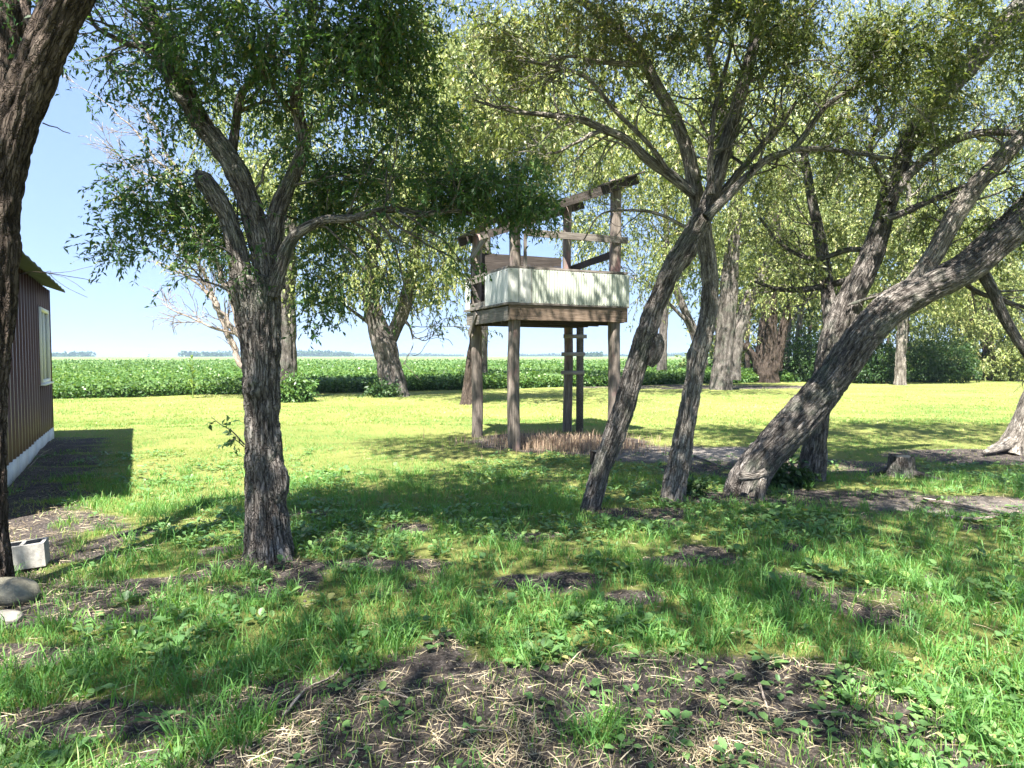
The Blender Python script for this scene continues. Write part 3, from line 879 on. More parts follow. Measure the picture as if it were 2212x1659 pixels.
for (X, Y, dd, rX, rY, n) in [(1180, 60, 7.0, 130, 80, 150), (1300, 50, 7.1, 120, 80, 130), (1060, 90, 7.0, 70, 80, 60), (1420, 60, 7.0, 110, 80, 110), (1100, 170, 7.2, 70, 60, 40), (1360, 200, 7.4, 80, 60, 50)]:
    T.pblob(X, Y, dd, rX, rY, 0.6, int(n * 1.6), L=0.27, k=14, leaf=0.046, droop=0.4, tintm=0.7, thr=0.55, clump=1.8, hang=0.12)
T.blob((0.9, 5.0, 7.6), (1.9, 1.6, 1.2), 813, L=0.5, k=10, leaf=0.09, thr=0.47, twigs=False, tri=True, wid=0.42, clump=1.1)
T.blob((2.6, 8.7, 8.3), (1.8, 1.3, 1.2), 508, L=0.5, k=10, leaf=0.095, thr=0.47, twigs=False, tri=True, wid=0.42, clump=1.1)
T.blob((1.2, 6.9, 7.9), (1.6, 1.2, 1.2), 508, L=0.5, k=10, leaf=0.09, thr=0.47, twigs=False, tri=True, wid=0.42, clump=1.1)
T.finish()

# ---- the big leaning trunk
T = Tree('tree', 'massive trunk leaning far over to the right with a sawn stub at its foot', G(1625, 1055), 'bark', 'leaf_olive', NEAR)
d = 7.7
T.wood('trunk', T.path([(1598, 1090, 80), (1614, 1040, 85), (1653, 985, 88), (1722, 910, 88), (1795, 825, 82), (1862, 730, 80), (1925, 665, 80), (2000, 622, 76), (2080, 585, 74), (2145, 530, 78), (2215, 465, 76), (2300, 370, 66), (2400, 240, 50)], d), 0.022, 84, 0.024, 0.10, 0.35, 3)
c1 = T.wood('limb', T.path([(1905, 690, 40), (1930, 660, 48), (1975, 615, 46), (2020, 545, 44), (2062, 470, 44), (2110, 400, 42), (2165, 340, 38), (2240, 260, 32), (2330, 140, 24)], 7.75), 0.03, 40, 0.009, 0.08, mat=M['bark_pale'])
c2 = T.wood('limb', T.path([(2110, 570, 30), (2140, 620, 26), (2172, 690, 24), (2215, 760, 20), (2270, 830, 12)], 7.9), 0.03, 22, 0.005, 0.09)
c3 = T.wood('limb', T.path([(2080, 585, 16), (2030, 630, 13), (1960, 628, 12), (1890, 640, 9), (1830, 660, 6)], 8.3), 0.03, 14, 0.003, 0.09)
c4 = T.wood('limb', T.path([(2060, 590, 14, 8), (2110, 630, 12, 8.1), (2170, 650, 11, 8.2), (2230, 670, 8, 8.2)], 8.0), 0.03, 14, 0.003, 0.09)
stb = catmull(T.path([(1600, 1030, 24, 7.35), (1630, 1028, 22, 7.25), (1655, 1020, 20, 7.2)], d), 0.02)
mb = MB(); tube(mb, stb[:, :3], stb[:, 3], 18, 0.004, 0.1, 0, 3, T.org); mb.build('sawn_stub', M['bark_pale'], T.o, True)
stb = catmull(T.path([(1640, 1085, 26, 7.25), (1645, 1050, 22, 7.22), (1648, 1030, 16, 7.22)], d), 0.02)
mb = MB(); tube(mb, stb[:, :3], stb[:, 3], 16, 0.004, 0.1, 0, 4, T.org); mb.build('sawn_stub', M['bark_pale'], T.o, True)
for s_, n_, l_ in ((c1, 12, 0.9), (c2, 7, 0.6), (c3, 7, 0.5), (c4, 5, 0.5)):
    T.limb_kids(s_, n_, l_, 0.15, 1.0, 1, 0.05, 0.1, (5, 3), leaf_from=0.5, rmax=0.016)
T.leaf_anchors(1, zmin=2.6, prob=0.6, L=0.22, k=12, leaf=0.042, droop=0.4, hang=0.12)
for (X, Y, dd, rX, rY, n) in [(2120, 150, 7.2, 130, 120, 260), (2190, 330, 7.8, 80, 90, 90), (2020, 60, 7.2, 130, 80, 200), (2190, 520, 8.2, 70, 60, 60)]:
    T.pblob(X, Y, dd, rX, rY, 0.6, int(n * 1.5), L=0.27, k=15, leaf=0.048, droop=0.4, tintm=0.5, thr=0.55, clump=1.8, hang=0.12)
T.blob((6.0, 4.6, 7.4), (2.2, 2.2, 1.5), 1016, L=0.5, k=10, leaf=0.09, thr=0.47, twigs=False, tri=True, wid=0.42, clump=1.1)
T.finish()

# ---- trunk behind the leaning one
T = Tree('tree', 'hollow-footed trunk rising behind the massive leaning one, its limbs bright with sun', G(1752, 1045), 'bark', 'leaf_olive', NEAR)
d = 8.5
T.wood('trunk', T.path([(1745, 1070, 66), (1752, 1020, 62), (1762, 950, 54), (1768, 880, 52), (1785, 800, 56), (1806, 725, 66), (1840, 640, 62), (1878, 560, 54), (1905, 480, 46), (1928, 400, 44), (1962, 310, 42), (2010, 240, 44), (2066, 170, 48), (2130, 100, 50), (2200, 20, 46), (2290, -80, 38)], d), 0.025, 64, 0.021, 0.10, 0.25, 3)
e1 = T.wood('limb', T.path([(1800, 740, 38, 8.6), (1790, 650, 34, 8.9), (1780, 570, 30, 9.1), (1768, 500, 27, 9.2), (1752, 420, 22, 9.3), (1735, 320, 16, 9.3)], 9), 0.03, 30, 0.008, 0.08)
e2 = T.wood('limb', T.path([(1920, 440, 26), (1962, 378, 24), (2012, 335, 22), (2070, 300, 20), (2130, 286, 18), (2200, 290, 16), (2270, 310, 10)], 8.2), 0.03, 24, 0.005, 0.08)
e3 = T.wood('limb', T.path([(1905, 475, 20), (1950, 460, 18), (1995, 440, 15), (2050, 415, 11), (2110, 392, 8), (2180, 370, 5)], 8.1), 0.03, 16, 0.004, 0.08)
e4 = T.wood('limb', T.path([(1835, 605, 18, 8.8), (1780, 618, 16, 9), (1730, 626, 15, 9.1), (1680, 624, 11, 9.1), (1630, 608, 7, 9.1)], 9), 0.03, 14, 0.004, 0.08)
e5 = T.wood('limb', T.path([(1885, 540, 14, 8.7), (1830, 540, 13, 8.9), (1760, 560, 12, 9.1), (1690, 530, 9, 9.2), (1640, 470, 5, 9.2)], 9), 0.03, 14, 0.003, 0.08)
e6 = T.wood('limb', T.path([(1925, 420, 15, 8.4), (1880, 330, 13, 8.3), (1900, 260, 10, 8.2), (1880, 200, 7, 8.2)], 8.3), 0.03, 12, 0.003, 0.08)
e7 = T.wood('limb', T.path([(1905, 345, 13, 8.4), (1860, 330, 12, 8.3), (1790, 325, 10, 8.2), (1720, 330, 6, 8.2)], 8.3), 0.03, 12, 0.003, 0.08)
for s_, n_, l_ in ((e1, 9, 0.8), (e2, 9, 0.7), (e3, 8, 0.6), (e4, 8, 0.55), (e5, 8, 0.6), (e6, 7, 0.6), (e7, 6, 0.5)):
    T.limb_kids(s_, n_, l_, 0.2, 1.0, 1, 0.05, 0.1, (5, 3), leaf_from=0.5, rmax=0.016)
T.leaf_anchors(1, zmin=2.6, prob=0.6, L=0.22, k=12, leaf=0.042, droop=0.4, hang=0.12)
for (X, Y, dd, rX, rY, n) in [(2060, 230, 8.0, 110, 80, 120), (1830, 420, 9.0, 90, 80, 110), (1720, 440, 9.2, 90, 80, 90), (1690, 560, 9.2, 80, 50, 60), (2000, 480, 8.6, 80, 60, 60)]:
    T.pblob(X, Y, dd, rX, rY, 0.7, int(n * 1.6), L=0.27, k=14, leaf=0.05, droop=0.4, tintm=0.5, thr=0.55, clump=1.8, hang=0.12)
T.blob((5.0, 9.3, 8.6), (2.6, 1.8, 1.3), 820, L=0.5, k=10, leaf=0.095, thr=0.47, twigs=False, tri=True, wid=0.42, clump=1.1)
T.blob((4.6, 6.8, 7.8), (2.4, 1.8, 1.4), 965, L=0.5, k=10, leaf=0.095, thr=0.47, twigs=False, tri=True, wid=0.42, clump=1.1)
T.finish()

# ---- right edge tree
T = Tree('tree', 'root-flared trunk cut off by the right edge behind the stump', G(2215, 975), 'bark_pale', 'leaf_olive', NEAR)
d = 11.0
T.wood('trunk', T.path([(2196, 985, 90), (2212, 940, 72), (2240, 860, 62), (2290, 740, 60), (2350, 600, 56), (2400, 420, 50), (2440, 250, 40)], d), 0.035, 46, 0.014, 0.10, 0.35, 2)
rt = catmull(np.array([np.append(P(2185, 955, 10.9), 0.10), np.append(P(2160, 968, 10.8), 0.07), np.append(P(2125, 978, 10.6), 0.035)]), 0.03)
mb = MB(); tube(mb, rt[:, :3], rt[:, 3], 16, 0.006, 0.1, 0, 4, T.org); mb.build('root', T.bark, T.o, True)
T.blob((7.6, 9.6, 8.8), (3.4, 2.2, 1.6), 1230, L=0.5, k=10, leaf=0.10, thr=0.47, twigs=False, tri=True, wid=0.42, clump=1.1)
T.finish()

# ---- trees along the field edge
FIELD = 'old trees along the field edge'
def back_tree(label, base, trunks, blobs, bark='bark', leaf='leaf_willow', limbs=(), leafsz=0.16, Ltw=0.75, k=8, droop=0.6, tintm=0.5, kids=3, thr=0.49, name='tree', extra=()):
    b = G(*base)
    d = b[1]
    T = Tree(name, label, b, bark, leaf, FIELD, False)
    ss = []
    for i, pts in enumerate(trunks):
        ss.append(T.wood('trunk', T.path(pts, d if i == 0 else d + 0.2 * i), 0.09, 52, 0.055, 0.12, 0.25 if i == 0 else 0.0, 2, bfreq=10.0))
    for pts in limbs:
        ss.append(T.wood('limb', T.path(pts, d + 0.1), 0.15, 12, 0.012, 0.10))
    for s_ in ss:
        T.limb_kids(s_, kids, 2.6, 0.55, 1.0, 1, 0.1, 0.06, (5, 3), leaf_from=0.5, rmax=0.07, tip=0.012)
    T.leaf_anchors(1, zmin=2.6, prob=0.5, L=Ltw, k=k, leaf=leafsz, droop=droop, twigs=False, hang=0.8, wid=0.3)
    for (X, Y, rX, rY, n, dd) in blobs:
        T.pblob(X, Y, d + dd, rX, rY, max(2.6, W((rX + rY) / 2, d) * 1.1), int(n * 1.35), L=Ltw, k=12, leaf=leafsz * 0.76, tri=True, droop=droop, tintm=tintm, twigs=False, clump=0.75, thr=thr, hang=0.8, wid=0.38)
    for (c_, r_, n_) in extra:
        T.blob(c_, r_, n_, L=1.0, k=12, leaf=0.16, droop=0.8, tintm=tintm, twigs=False, clump=0.6, thr=0.45, hang=0.7, wid=0.4, tri=True)
    T.finish()
    return T, ss

T, ss = back_tree('stout pollarded trunk standing at the field edge between the left tree and the tower', (852, 856),
    [[(858, 868, 62), (850, 830, 58), (838, 780, 56), (828, 740, 54), (815, 700, 46), (802, 655, 40), (800, 600, 34), (812, 500, 24), (830, 380, 16)],
     [(836, 748, 36), (856, 705, 34), (874, 660, 32), (886, 600, 26), (905, 500, 18), (915, 380, 12)]],
    [(860, 380, 110, 110, 650, 0), (950, 440, 90, 120, 600, 1), (900, 270, 110, 90, 480, 1), (770, 470, 90, 110, 420, 0), (900, 580, 80, 80, 330, 0), (960, 610, 50, 70, 170, 1), (730, 600, 60, 80, 150, 0), (800, 580, 60, 60, 160, -1)],
    limbs=[[(800, 700, 10), (760, 670, 7), (720, 640, 4)], [(870, 690, 9), (885, 705, 6), (892, 730, 4)], [(808, 620, 14), (770, 560, 9), (740, 500, 5)]])
T, ss = back_tree('trunk half hidden behind the thick left tree, with bare dead limbs reaching left', (618, 862),
    [[(622, 872, 52), (620, 820, 46), (616, 740, 50), (618, 660, 44), (622, 560, 34), (630, 440, 24), (640, 320, 16)]],
    [(560, 330, 130, 120, 420, 0), (470, 420, 90, 90, 240, 0), (640, 430, 90, 110, 420, 0), (560, 480, 90, 90, 260, 1), (650, 250, 90, 90, 260, 1), (450, 560, 60, 50, 90, 0), (670, 610, 45, 60, 80, 0), (480, 250, 80, 80, 120, 0)],
    tintm=0.45, kids=2)
# its dead limbs, pale and bare
d = 24.0
T = Tree('dead_tree', 'bare dead limbs without leaves, pale against the sky beside the thick left tree', G(560, 858), 'bark_dead', 'leaf_willow', FIELD, False)
for pts in [[(570, 868, 26), (548, 815, 22), (522, 785, 16), (500, 740, 12), (478, 680, 11), (448, 610, 8), (420, 560, 5), (390, 520, 3)],
            [(540, 800, 16), (528, 745, 14), (505, 710, 13), (470, 660, 10), (430, 615, 7), (380, 585, 4), (340, 570, 2.5)],
            [(505, 720, 9), (455, 705, 5.5), (400, 680, 3.5), (345, 655, 2)],
            [(520, 720, 14), (470, 560, 11), (410, 430, 8), (330, 330, 5), (250, 240, 3), (180, 190, 1.6)],
            [(470, 560, 10), (390, 480, 6), (310, 440, 4), (230, 420, 2)],
            [(410, 430, 7), (340, 390, 5), (270, 350, 3), (205, 290, 1.6)],
            [(400, 420, 6), (350, 300, 4), (300, 220, 2.6), (270, 150, 1.6)]]:
    s_ = T.wood('limb', T.path(pts, d), 0.2, 10, 0.0, 0.1, jitter=0.25)
    T.limb_kids(s_, 11, 1.5, 0.25, 0.98, 1, 0.03, 0.0, (5, 3), leaf_from=1, rmax=0.035, tip=0.009, wig=0.14, bias=(-0.3, 0, 0.25), spread=(0.3, 0.8))
T.finish()
T, ss = back_tree('dark trunk standing behind the tower\'s left post', (1010, 872),
    [[(1012, 880, 44), (1016, 840, 34), (1024, 760, 30), (1030, 680, 28), (1034, 580, 26), (1040, 450, 22), (1050, 340, 18), (1072, 270, 14), (1090, 180, 9)]],
    [(1070, 330, 100, 110, 440, 0), (1000, 270, 90, 90, 300, 0), (1120, 230, 110, 100, 360, 1), (1180, 330, 100, 100, 330, 1), (1010, 420, 70, 80, 170, 0), (1000, 560, 50, 70, 130, 0.5)],
    bark='bark_dark', kids=3, extra=[((0.3, 19.5, 9.5), (3.6, 2.4, 1.6), 420), ((-3.5, 20.5, 10), (2.6, 2.0, 1.6), 220)])
T, ss = back_tree('double trunk with fluted bark directly behind the pale-limbed tree', (1560, 842),
    [[(1556, 855, 54), (1560, 800, 46), (1566, 730, 40), (1572, 650, 42), (1580, 560, 34), (1592, 430, 24), (1600, 300, 16)],
     [(1580, 820, 40), (1588, 740, 36), (1602, 690, 32), (1620, 640, 26), (1650, 580, 20), (1680, 480, 14)],
     [(1520, 790, 22), (1500, 720, 20), (1478, 670, 18), (1460, 620, 14), (1440, 520, 9)]],
    [(1440, 480, 110, 110, 520, 0), (1560, 420, 130, 120, 600, 0), (1660, 470, 100, 90, 420, 1), (1380, 380, 120, 100, 520, 1), (1500, 280, 140, 100, 560, 1), (1640, 330, 110, 100, 420, 1), (1420, 600, 50, 50, 130, 0), (1250, 420, 110, 100, 480, 2), (1300, 520, 100, 70, 330, 2), (1290, 300, 120, 110, 460, 3), (1640, 600, 60, 45, 160, 0)],
    limbs=[[(1480, 690, 10), (1430, 640, 6), (1390, 600, 3)], [(1625, 640, 12), (1660, 600, 8), (1690, 560, 4)]], extra=[((8, 24, 10), (4, 2.6, 1.8), 460), ((4.5, 26, 10), (3, 2.6, 1.8), 360)])
T, ss = back_tree('dark column of a trunk with a snapped side stub, right of the double trunk', (1655, 826),
    [[(1655, 836, 58), (1656, 800, 54), (1656, 750, 46), (1660, 690, 38), (1664, 620, 32), (1672, 520, 24), (1690, 400, 16)],
     [(1678, 800, 22), (1690, 720, 20), (1705, 660, 18), (1718, 600, 15), (1740, 500, 10)]],
    [(1720, 520, 100, 90, 520, 0), (1800, 470, 100, 100, 500, 1), (1680, 400, 110, 100, 460, 2), (1830, 350, 120, 100, 480, 2), (1750, 300, 120, 100, 420, 2), (1690, 625, 60, 45, 170, -1), (1790, 600, 70, 50, 200, 0)],
    bark='bark_dark', limbs=[[(1636, 800, 18), (1628, 770, 17), (1612, 752, 14), (1590, 730, 9)]], leafsz=0.19)
for (bx, by, w, top, lab, dd) in [(1722, 806, 15, (1730, 560), 'thin pale trunk among bushes between the dark column trunk and the leaning trunk', 0), (1836, 812, 14, (1832, 560), 'slim trunk glimpsed in the gap behind the massive leaning trunk', 0)]:
    back_tree(lab, (bx, by + 12), [[(bx, by + 20, w * 1.3), (bx + 1, by - 60, w), (top[0], top[1] + 100, w * 0.8), (top[0], top[1], w * 0.6), (top[0] + 10, top[1] - 160, w * 0.3)]],
              [(top[0], top[1] - 60, 80, 80, 380, 0), (top[0] + 50, top[1] - 150, 90, 90, 330, 0), (top[0] + 10, top[1] + 40, 60, 45, 170, 0)], bark='bark_pale', leafsz=0.2, kids=2)
T, ss = back_tree('pale straight trunk standing alone before the dark bushes on the right', (1945, 832),
    [[(1944, 842, 28), (1945, 800, 22), (1947, 740, 22), (1952, 680, 20), (1958, 600, 17), (1965, 480, 13), (1960, 360, 9)]],
    [(1950, 560, 100, 80, 420, 0), (2030, 480, 110, 100, 480, 0), (1900, 450, 90, 90, 380, 1), (1990, 360, 120, 100, 430, 1), (2080, 380, 100, 100, 380, 1), (1960, 650, 80, 40, 190, 1), (2050, 610, 80, 55, 260, 1)],
    bark='bark_pale', leafsz=0.19)
T, ss = back_tree('weeping tree with foliage trailing almost to the lawn at the far right', (2150, 822),
    [[(2140, 830, 30), (2136, 780, 26), (2130, 700, 24), (2128, 600, 20), (2140, 480, 14)], [(2096, 820, 22), (2090, 760, 20), (2096, 690, 16), (2100, 600, 12)]],
    [(2130, 640, 90, 80, 560, 0), (2190, 560, 90, 110, 520, 0), (2180, 720, 60, 80, 420, 0), (2110, 520, 100, 80, 420, 1), (2190, 420, 90, 100, 420, 1), (2110, 740, 45, 60, 220, -1), (2240, 680, 60, 110, 320, 0), (2060, 690, 60, 40, 180, 1), (2150, 785, 60, 30, 170, 0)],
    bark='bark_dark', leafsz=0.19, tintm=0.5)

# the tops of those crowns, high above the yard
for T_, lst in (('a', [(880, 130, 100, 100), (980, 120, 100, 100), (1080, 130, 100, 90), (1000, 30, 110, 80), (1150, 60, 110, 90)]),
                ('b', [(1250, 160, 110, 100), (1240, 40, 120, 90), (1380, 100, 120, 100), (1380, 240, 110, 90), (1500, 130, 120, 100), (1500, 20, 120, 80), (1620, 200, 120, 100)]),
                ('c', [(1650, 80, 120, 100), (1780, 180, 120, 100), (1780, 60, 120, 90), (1900, 240, 120, 90), (1920, 110, 120, 100), (1920, 10, 120, 70)]),
                ('d', [(2040, 260, 110, 90), (2050, 140, 120, 90), (2060, 30, 120, 80), (2180, 300, 90, 90), (2180, 180, 100, 90), (2190, 60, 100, 90)])):
    T = Tree('tree', {'a': 'tall airy tree whose top shows behind the tower\'s left half', 'b': 'tall sunlit tree whose top fills the sky above the tower roof',
                      'c': 'tall leafy tree whose top shows behind the dark column trunk', 'd': 'tall tree whose top closes the sky at the upper right corner'}[T_],
             {'a': (-1.6, 34.0), 'b': (9.5, 42.0), 'c': (19.0, 46.0), 'd': (27.0, 46.0)}[T_], 'bark', 'leaf_willow', FIELD, False)
    d = T.org[1]
    xb = T.org[0]
    hh = 17.0
    pr = np.array([[xb, d, -0.1, 0.34], [xb + 0.1, d, 3, 0.27], [xb + 0.3, d, 7, 0.22], [xb + 0.2, d, 12, 0.14], [xb + 0.4, d, hh, 0.04]])
    s_ = T.wood('trunk', pr, 0.2, 20, 0.03, 0.1, 0.2, bfreq=10)
    T.limb_kids(s_, 16, 4.0, 0.4, 1.0, 1, 0.15, 0.0, (4, 3), leaf_from=1, rmax=0.09, tip=0.015)
    for (X, Y, rX, rY) in lst:
        T.pblob(X, Y, d, rX, rY, 3.0, 400, L=1.1, k=12, leaf=0.15, droop=0.9, tintm=0.55, twigs=False, clump=0.6, thr=0.40, hang=0.7, wid=0.4, tri=True)
    T.finish()

# ------------------------------------------------------------------ bushes
def bush(label, X, Y, rX, rY, n, leaf='leaf_bush', leafsz=0.14, tintm=0.45, dd=0.0, name='bush', cat='bush', thr=0.35, L=0.5):
    b = G(X, Y)
    d = b[1] + dd
    T = Tree(name, label, b, 'bark_dark', leaf, None, False)
    tag(T.o, label, cat)
    T.o['group'] = 'bushes and clumps at the edge of the field and wood'
    c = P(X, Y - rY, d)
    r = (W(rX, d), W(rX, d) * 0.7, max(W(rY, d), 0.1))
    for _ in range(7):
        e = c + nrm(rng.normal(0, 1, 3)) * np.array(r) * 0.6
        T.branch((b[0] + random.uniform(-.2, .2), d, 0.0), e - np.array([b[0], d, 0]), np.linalg.norm(e - np.array([b[0], d, 0])), 0.02 * min(1.5, r[2]), 0, 0.1, leaf_from=1)
    T.blob(c, r, n, L=L, k=8, leaf=leafsz, droop=0.3, tintm=tintm, thr=thr, twigs=False, clump=1.2, wid=0.5)
    lowc = c.copy(); lowc[2] = r[2] * 0.45
    T.blob(lowc, (r[0] * 1.05, r[1], r[2] * 0.45), n // 2, L=L * 0.8, k=8, leaf=leafsz, droop=0.3, tintm=tintm - 0.08, thr=thr, twigs=False, clump=1.2, wid=0.5)
    T.finish('foliage')
bush('broad dark green bush right of the pale straight trunk', 2020, 826, 85, 48, 900)
bush('dark green bush left of the pale straight trunk', 1890, 828, 62, 45, 650)
bush('rounded bush beneath the thin pale trunk, left of the massive leaning trunk', 1745, 824, 58, 55, 750)
bush('low bush tucked against the dark column trunk', 1795, 826, 40, 36, 380)
bush('pale trailing bush at the far right edge of the lawn', 2195, 824, 50, 48, 500, 'leaf_willow')
bush('leafy clump at the foot of the trunk half hidden behind the thick left tree', 632, 868, 34, 24, 320, 'soy', 0.12)
bush('dark suckers around the foot of the stout pollarded trunk', 828, 860, 26, 14, 160, 'leaf_bush', 0.12)
bush('small leafy tuft at the foot of the massive leaning trunk', 1705, 1052, 38, 22, 150, 'leaf_bush', 0.07, 0.5, 0.2, L=0.22)
bush('small weedy tuft at the foot of the pale-limbed tree', 1500, 1075, 24, 16, 60, 'leaf_bush', 0.06, 0.6, 0.2, L=0.18)

# the wood beyond the bushes on the right
T = Tree('woodland', 'deep shaded wood filling the gap behind the bushes at right', (24.0, 55.0), 'bark_dark', 'leaf_willow', None, False)
for i in range(46):
    x = rng.uniform(14, 62); yy = 50 + rng.uniform(0, 16) + (x - 14) * 0.15
    T.branch((x, yy, 0), (rng.normal(0, 0.06), 0, 1), rng.uniform(6, 10), rng.uniform(0.12, 0.28), 0, 0.2, leaf_from=1, wig=0.06, tip=0.05)
for i in range(44):
    x = rng.uniform(14, 62); yy = 49 + rng.uniform(0, 16) + (x - 14) * 0.15
    T.blob((x, yy, rng.uniform(4.5, 13)), (4.2, 2.5, 3.2), 260, L=1.2, k=8, leaf=0.32, tri=True, droop=0.8, twigs=False, clump=0.5, thr=0.4)
for i in range(24):
    x = rng.uniform(17, 62); yy = 50 + rng.uniform(0, 8) + (x - 14) * 0.15
    T.blob((x, yy, 1.3), (3.0, 1.5, 1.7), 170, L=0.8, k=7, leaf=0.3, tri=True, droop=0.3, tintm=0.3, twigs=False, clump=0.7, thr=0.4)
o = T.finish('foliage')
del o['category']
o['kind'] = 'stuff'

# ------------------------------------------------------------------ horizon
mb = MB()
hv, hq, ht, hn = [], [], [], 0
for (X0, X1, dist, hh) in [(100, 190, 1000, 9), (395, 480, 1050, 9), (480, 560, 1300, 8), (640, 760, 1200, 9), (560, 640, 1500, 8), (760, 1000, 1700, 6), (1260, 1300, 900, 8), (1100, 1260, 1700, 6), (1300, 1700, 1600, 6)]:
    n = int((X1 - X0) * 9)
    X = rng.uniform(X0, X1, n)
    xw = (X * K - 512) / FPX * dist
    prof = hh * (0.35 + 0.9 * vnoise(np.stack([xw * 0.02, xw * 0 + dist, xw * 0], -1), 6))
    c = np.stack([xw, dist + rng.uniform(-20, 20, n), prof * rng.uniform(0, 1, n)], -1)
    v, q, t = leaf_quads(c, rng.normal(0, 1, (n, 3)), rng.normal(0, 1, (n, 3)), np.full(n, 4.5), np.full(n, 3.4), rng.uniform(0.1, 0.6, n))
    hv.append(v); hq.append(q + hn); ht.append(t); hn += len(v)
o = link('treeline', raw_mesh('treeline', np.concatenate(hv), np.concatenate(hq), None, False, {'tint': np.concatenate(ht)}), M['leaf_bush'])
tag(o, 'low blue-green tree lines along the far horizon', 'treeline', kind='stuff')

c = G(305, 772); c = P(305, 768, 900)
fh = empty('farmhouse', (c[0], c[1], 0)); tag(fh, 'tiny white farm building on the horizon left of the thick left tree', 'farmhouse')
mb = MB(); mb.box(-9, 9, -4, 4, 0, 3.2); mb.build('wall', M['white_far'], fh)
mb = MB(); mb.add([(-9.5, -4.6, 3.2), (9.5, -4.6, 3.2), (9.5, 4.6, 3.2), (-9.5, 4.6, 3.2), (-9.5, 0, 5.4), (9.5, 0, 5.4)], [(0, 1, 5, 4), (2, 3, 4, 5), (0, 3, 2, 1)], [(1, 2, 5), (3, 0, 4)])
mb.build('roof', M['roof_far'], fh)

# volunteer corn plant in the field margin
c = G(405, 862)
co_ = empty('corn_plant', (c[0], c[1] + 0.4, 0)); tag(co_, 'lone yellow-green corn plant standing above the soybean edge', 'plant')
mb = MB(); tube(mb, np.array([[0, 0, 0], [0.03, 0, 0.5], [0.0, 0, 1.0], [0.02, 0, 1.5]]), np.array([0.025, 0.022, 0.016, 0.006]), 6)
o = mb.build('stalk', M['soy'], co_)
a = o.data.attributes.new('tint', 'FLOAT', 'POINT'); a.data.foreach_set('value', np.full(len(o.data.vertices), 1.0, np.float32))
for i in range(11):
    an = i * 2.4; z0 = 0.3 + i * 0.12
    lv, lt = [], []
    L_ = 0.62 - 0.02 * i
    for j in range(6):
        t = j / 5
        r_ = L_ * t * 0.75; zz = z0 + L_ * (1.1 * t - 0.9 * t * t); w_ = 0.045 * math.sin(math.pi * min(1, 0.15 + t * 0.85)) + 0.002
        for sgn in (-1, 1):
            lv.append((r_ * math.cos(an) - sgn * w_ * math.sin(an), r_ * math.sin(an) + sgn * w_ * math.cos(an), zz))
    me = raw_mesh('leaf', np.array(lv), [(2 * j, 2 * j + 1, 2 * j + 3, 2 * j + 2) for j in range(5)], None, True, {'tint': np.full(12, 0.95)})
    link('leaf', me, M['soy'], co_)

# ------------------------------------------------------------------ shed
SHED_L, SHED_W = 8.0, 5.0
rzs = math.atan2(E_DIR[1], E_DIR[0])
shed = empty('shed', (E_FAR[0], E_FAR[1], 0), rzs)
tag(shed, 'maroon ribbed metal shed with white skirting at the left edge', 'shed')
# local frame: x along the wall away from camera (0 = far corner, negative towards camera), y towards the yard is -y
def rib_panel(w, z0, z1, n=3, depth=0.022):
    xs_, ys_ = [], []
    p = w / n
    for i in range(n):
        b = i * p
        for fx_, dy in ((0.0, 0), (0.36, 0), (0.44, -depth), (0.62, -depth), (0.70, 0)):
            xs_.append(b + fx_ * p); ys_.append(dy)
    xs_.append(w); ys_.append(0)
    m_ = len(xs_)
    v = [(x_, y_, z0) for x_, y_ in zip(xs_, ys_)] + [(x_, y_, z1) for x_, y_ in zip(xs_, ys_)]
    v += [(x_, 0.03, z0) for x_ in xs_] + [(x_, 0.03, z1) for x_ in xs_]
    q = [(i, i + 1, m_ + i + 1, m_ + i) for i in range(m_ - 1)]
    q += [(2 * m_ + i, 3 * m_ + i, 3 * m_ + i + 1, 2 * m_ + i + 1) for i in range(m_ - 1)]
    q += [(m_ + i, m_ + i + 1, 3 * m_ + i + 1, 3 * m_ + i) for i in range(m_ - 1)]
    q += [(0, m_, 3 * m_, 2 * m_), (m_ - 1, 3 * m_ - 1, 4 * m_ - 1, 2 * m_ - 1)]
    mb = MB(); mb.add(v, q)
    return mb
wt = 2.88
pw = 0.9
def to_local(pt):
    rel = np.array([pt[0] - E_FAR[0], pt[1] - E_FAR[1]])
    return rel @ E_DIR
def wall_hit(X, Y):     # where a picture point meets the wall plane: (along, height)
    r = ray(X, Y)
    t = (E_FAR @ E_N) / (r[:2] @ E_N)
    p = np.array([0, 0, CAMZ]) + r * t
    return to_local(p), p[2]
wx0, wz1 = wall_hit(80, 657)
wx1, wz0 = wall_hit(103, 818)
wz0, wz1 = 1.12, 2.45
pm = rib_panel(pw - 0.004, 0.2, wt).mesh('wall_panel')
pm.materials.append(M['maroon'])
lo = rib_panel(pw - 0.004, 0.2, wz0 - 0.03).mesh('wall_panel'); lo.materials.append(M['maroon'])
hi = rib_panel(pw - 0.004, wz1 + 0.03, wt).mesh('wall_panel'); hi.materials.append(M['maroon'])
npan = int(SHED_L / pw)
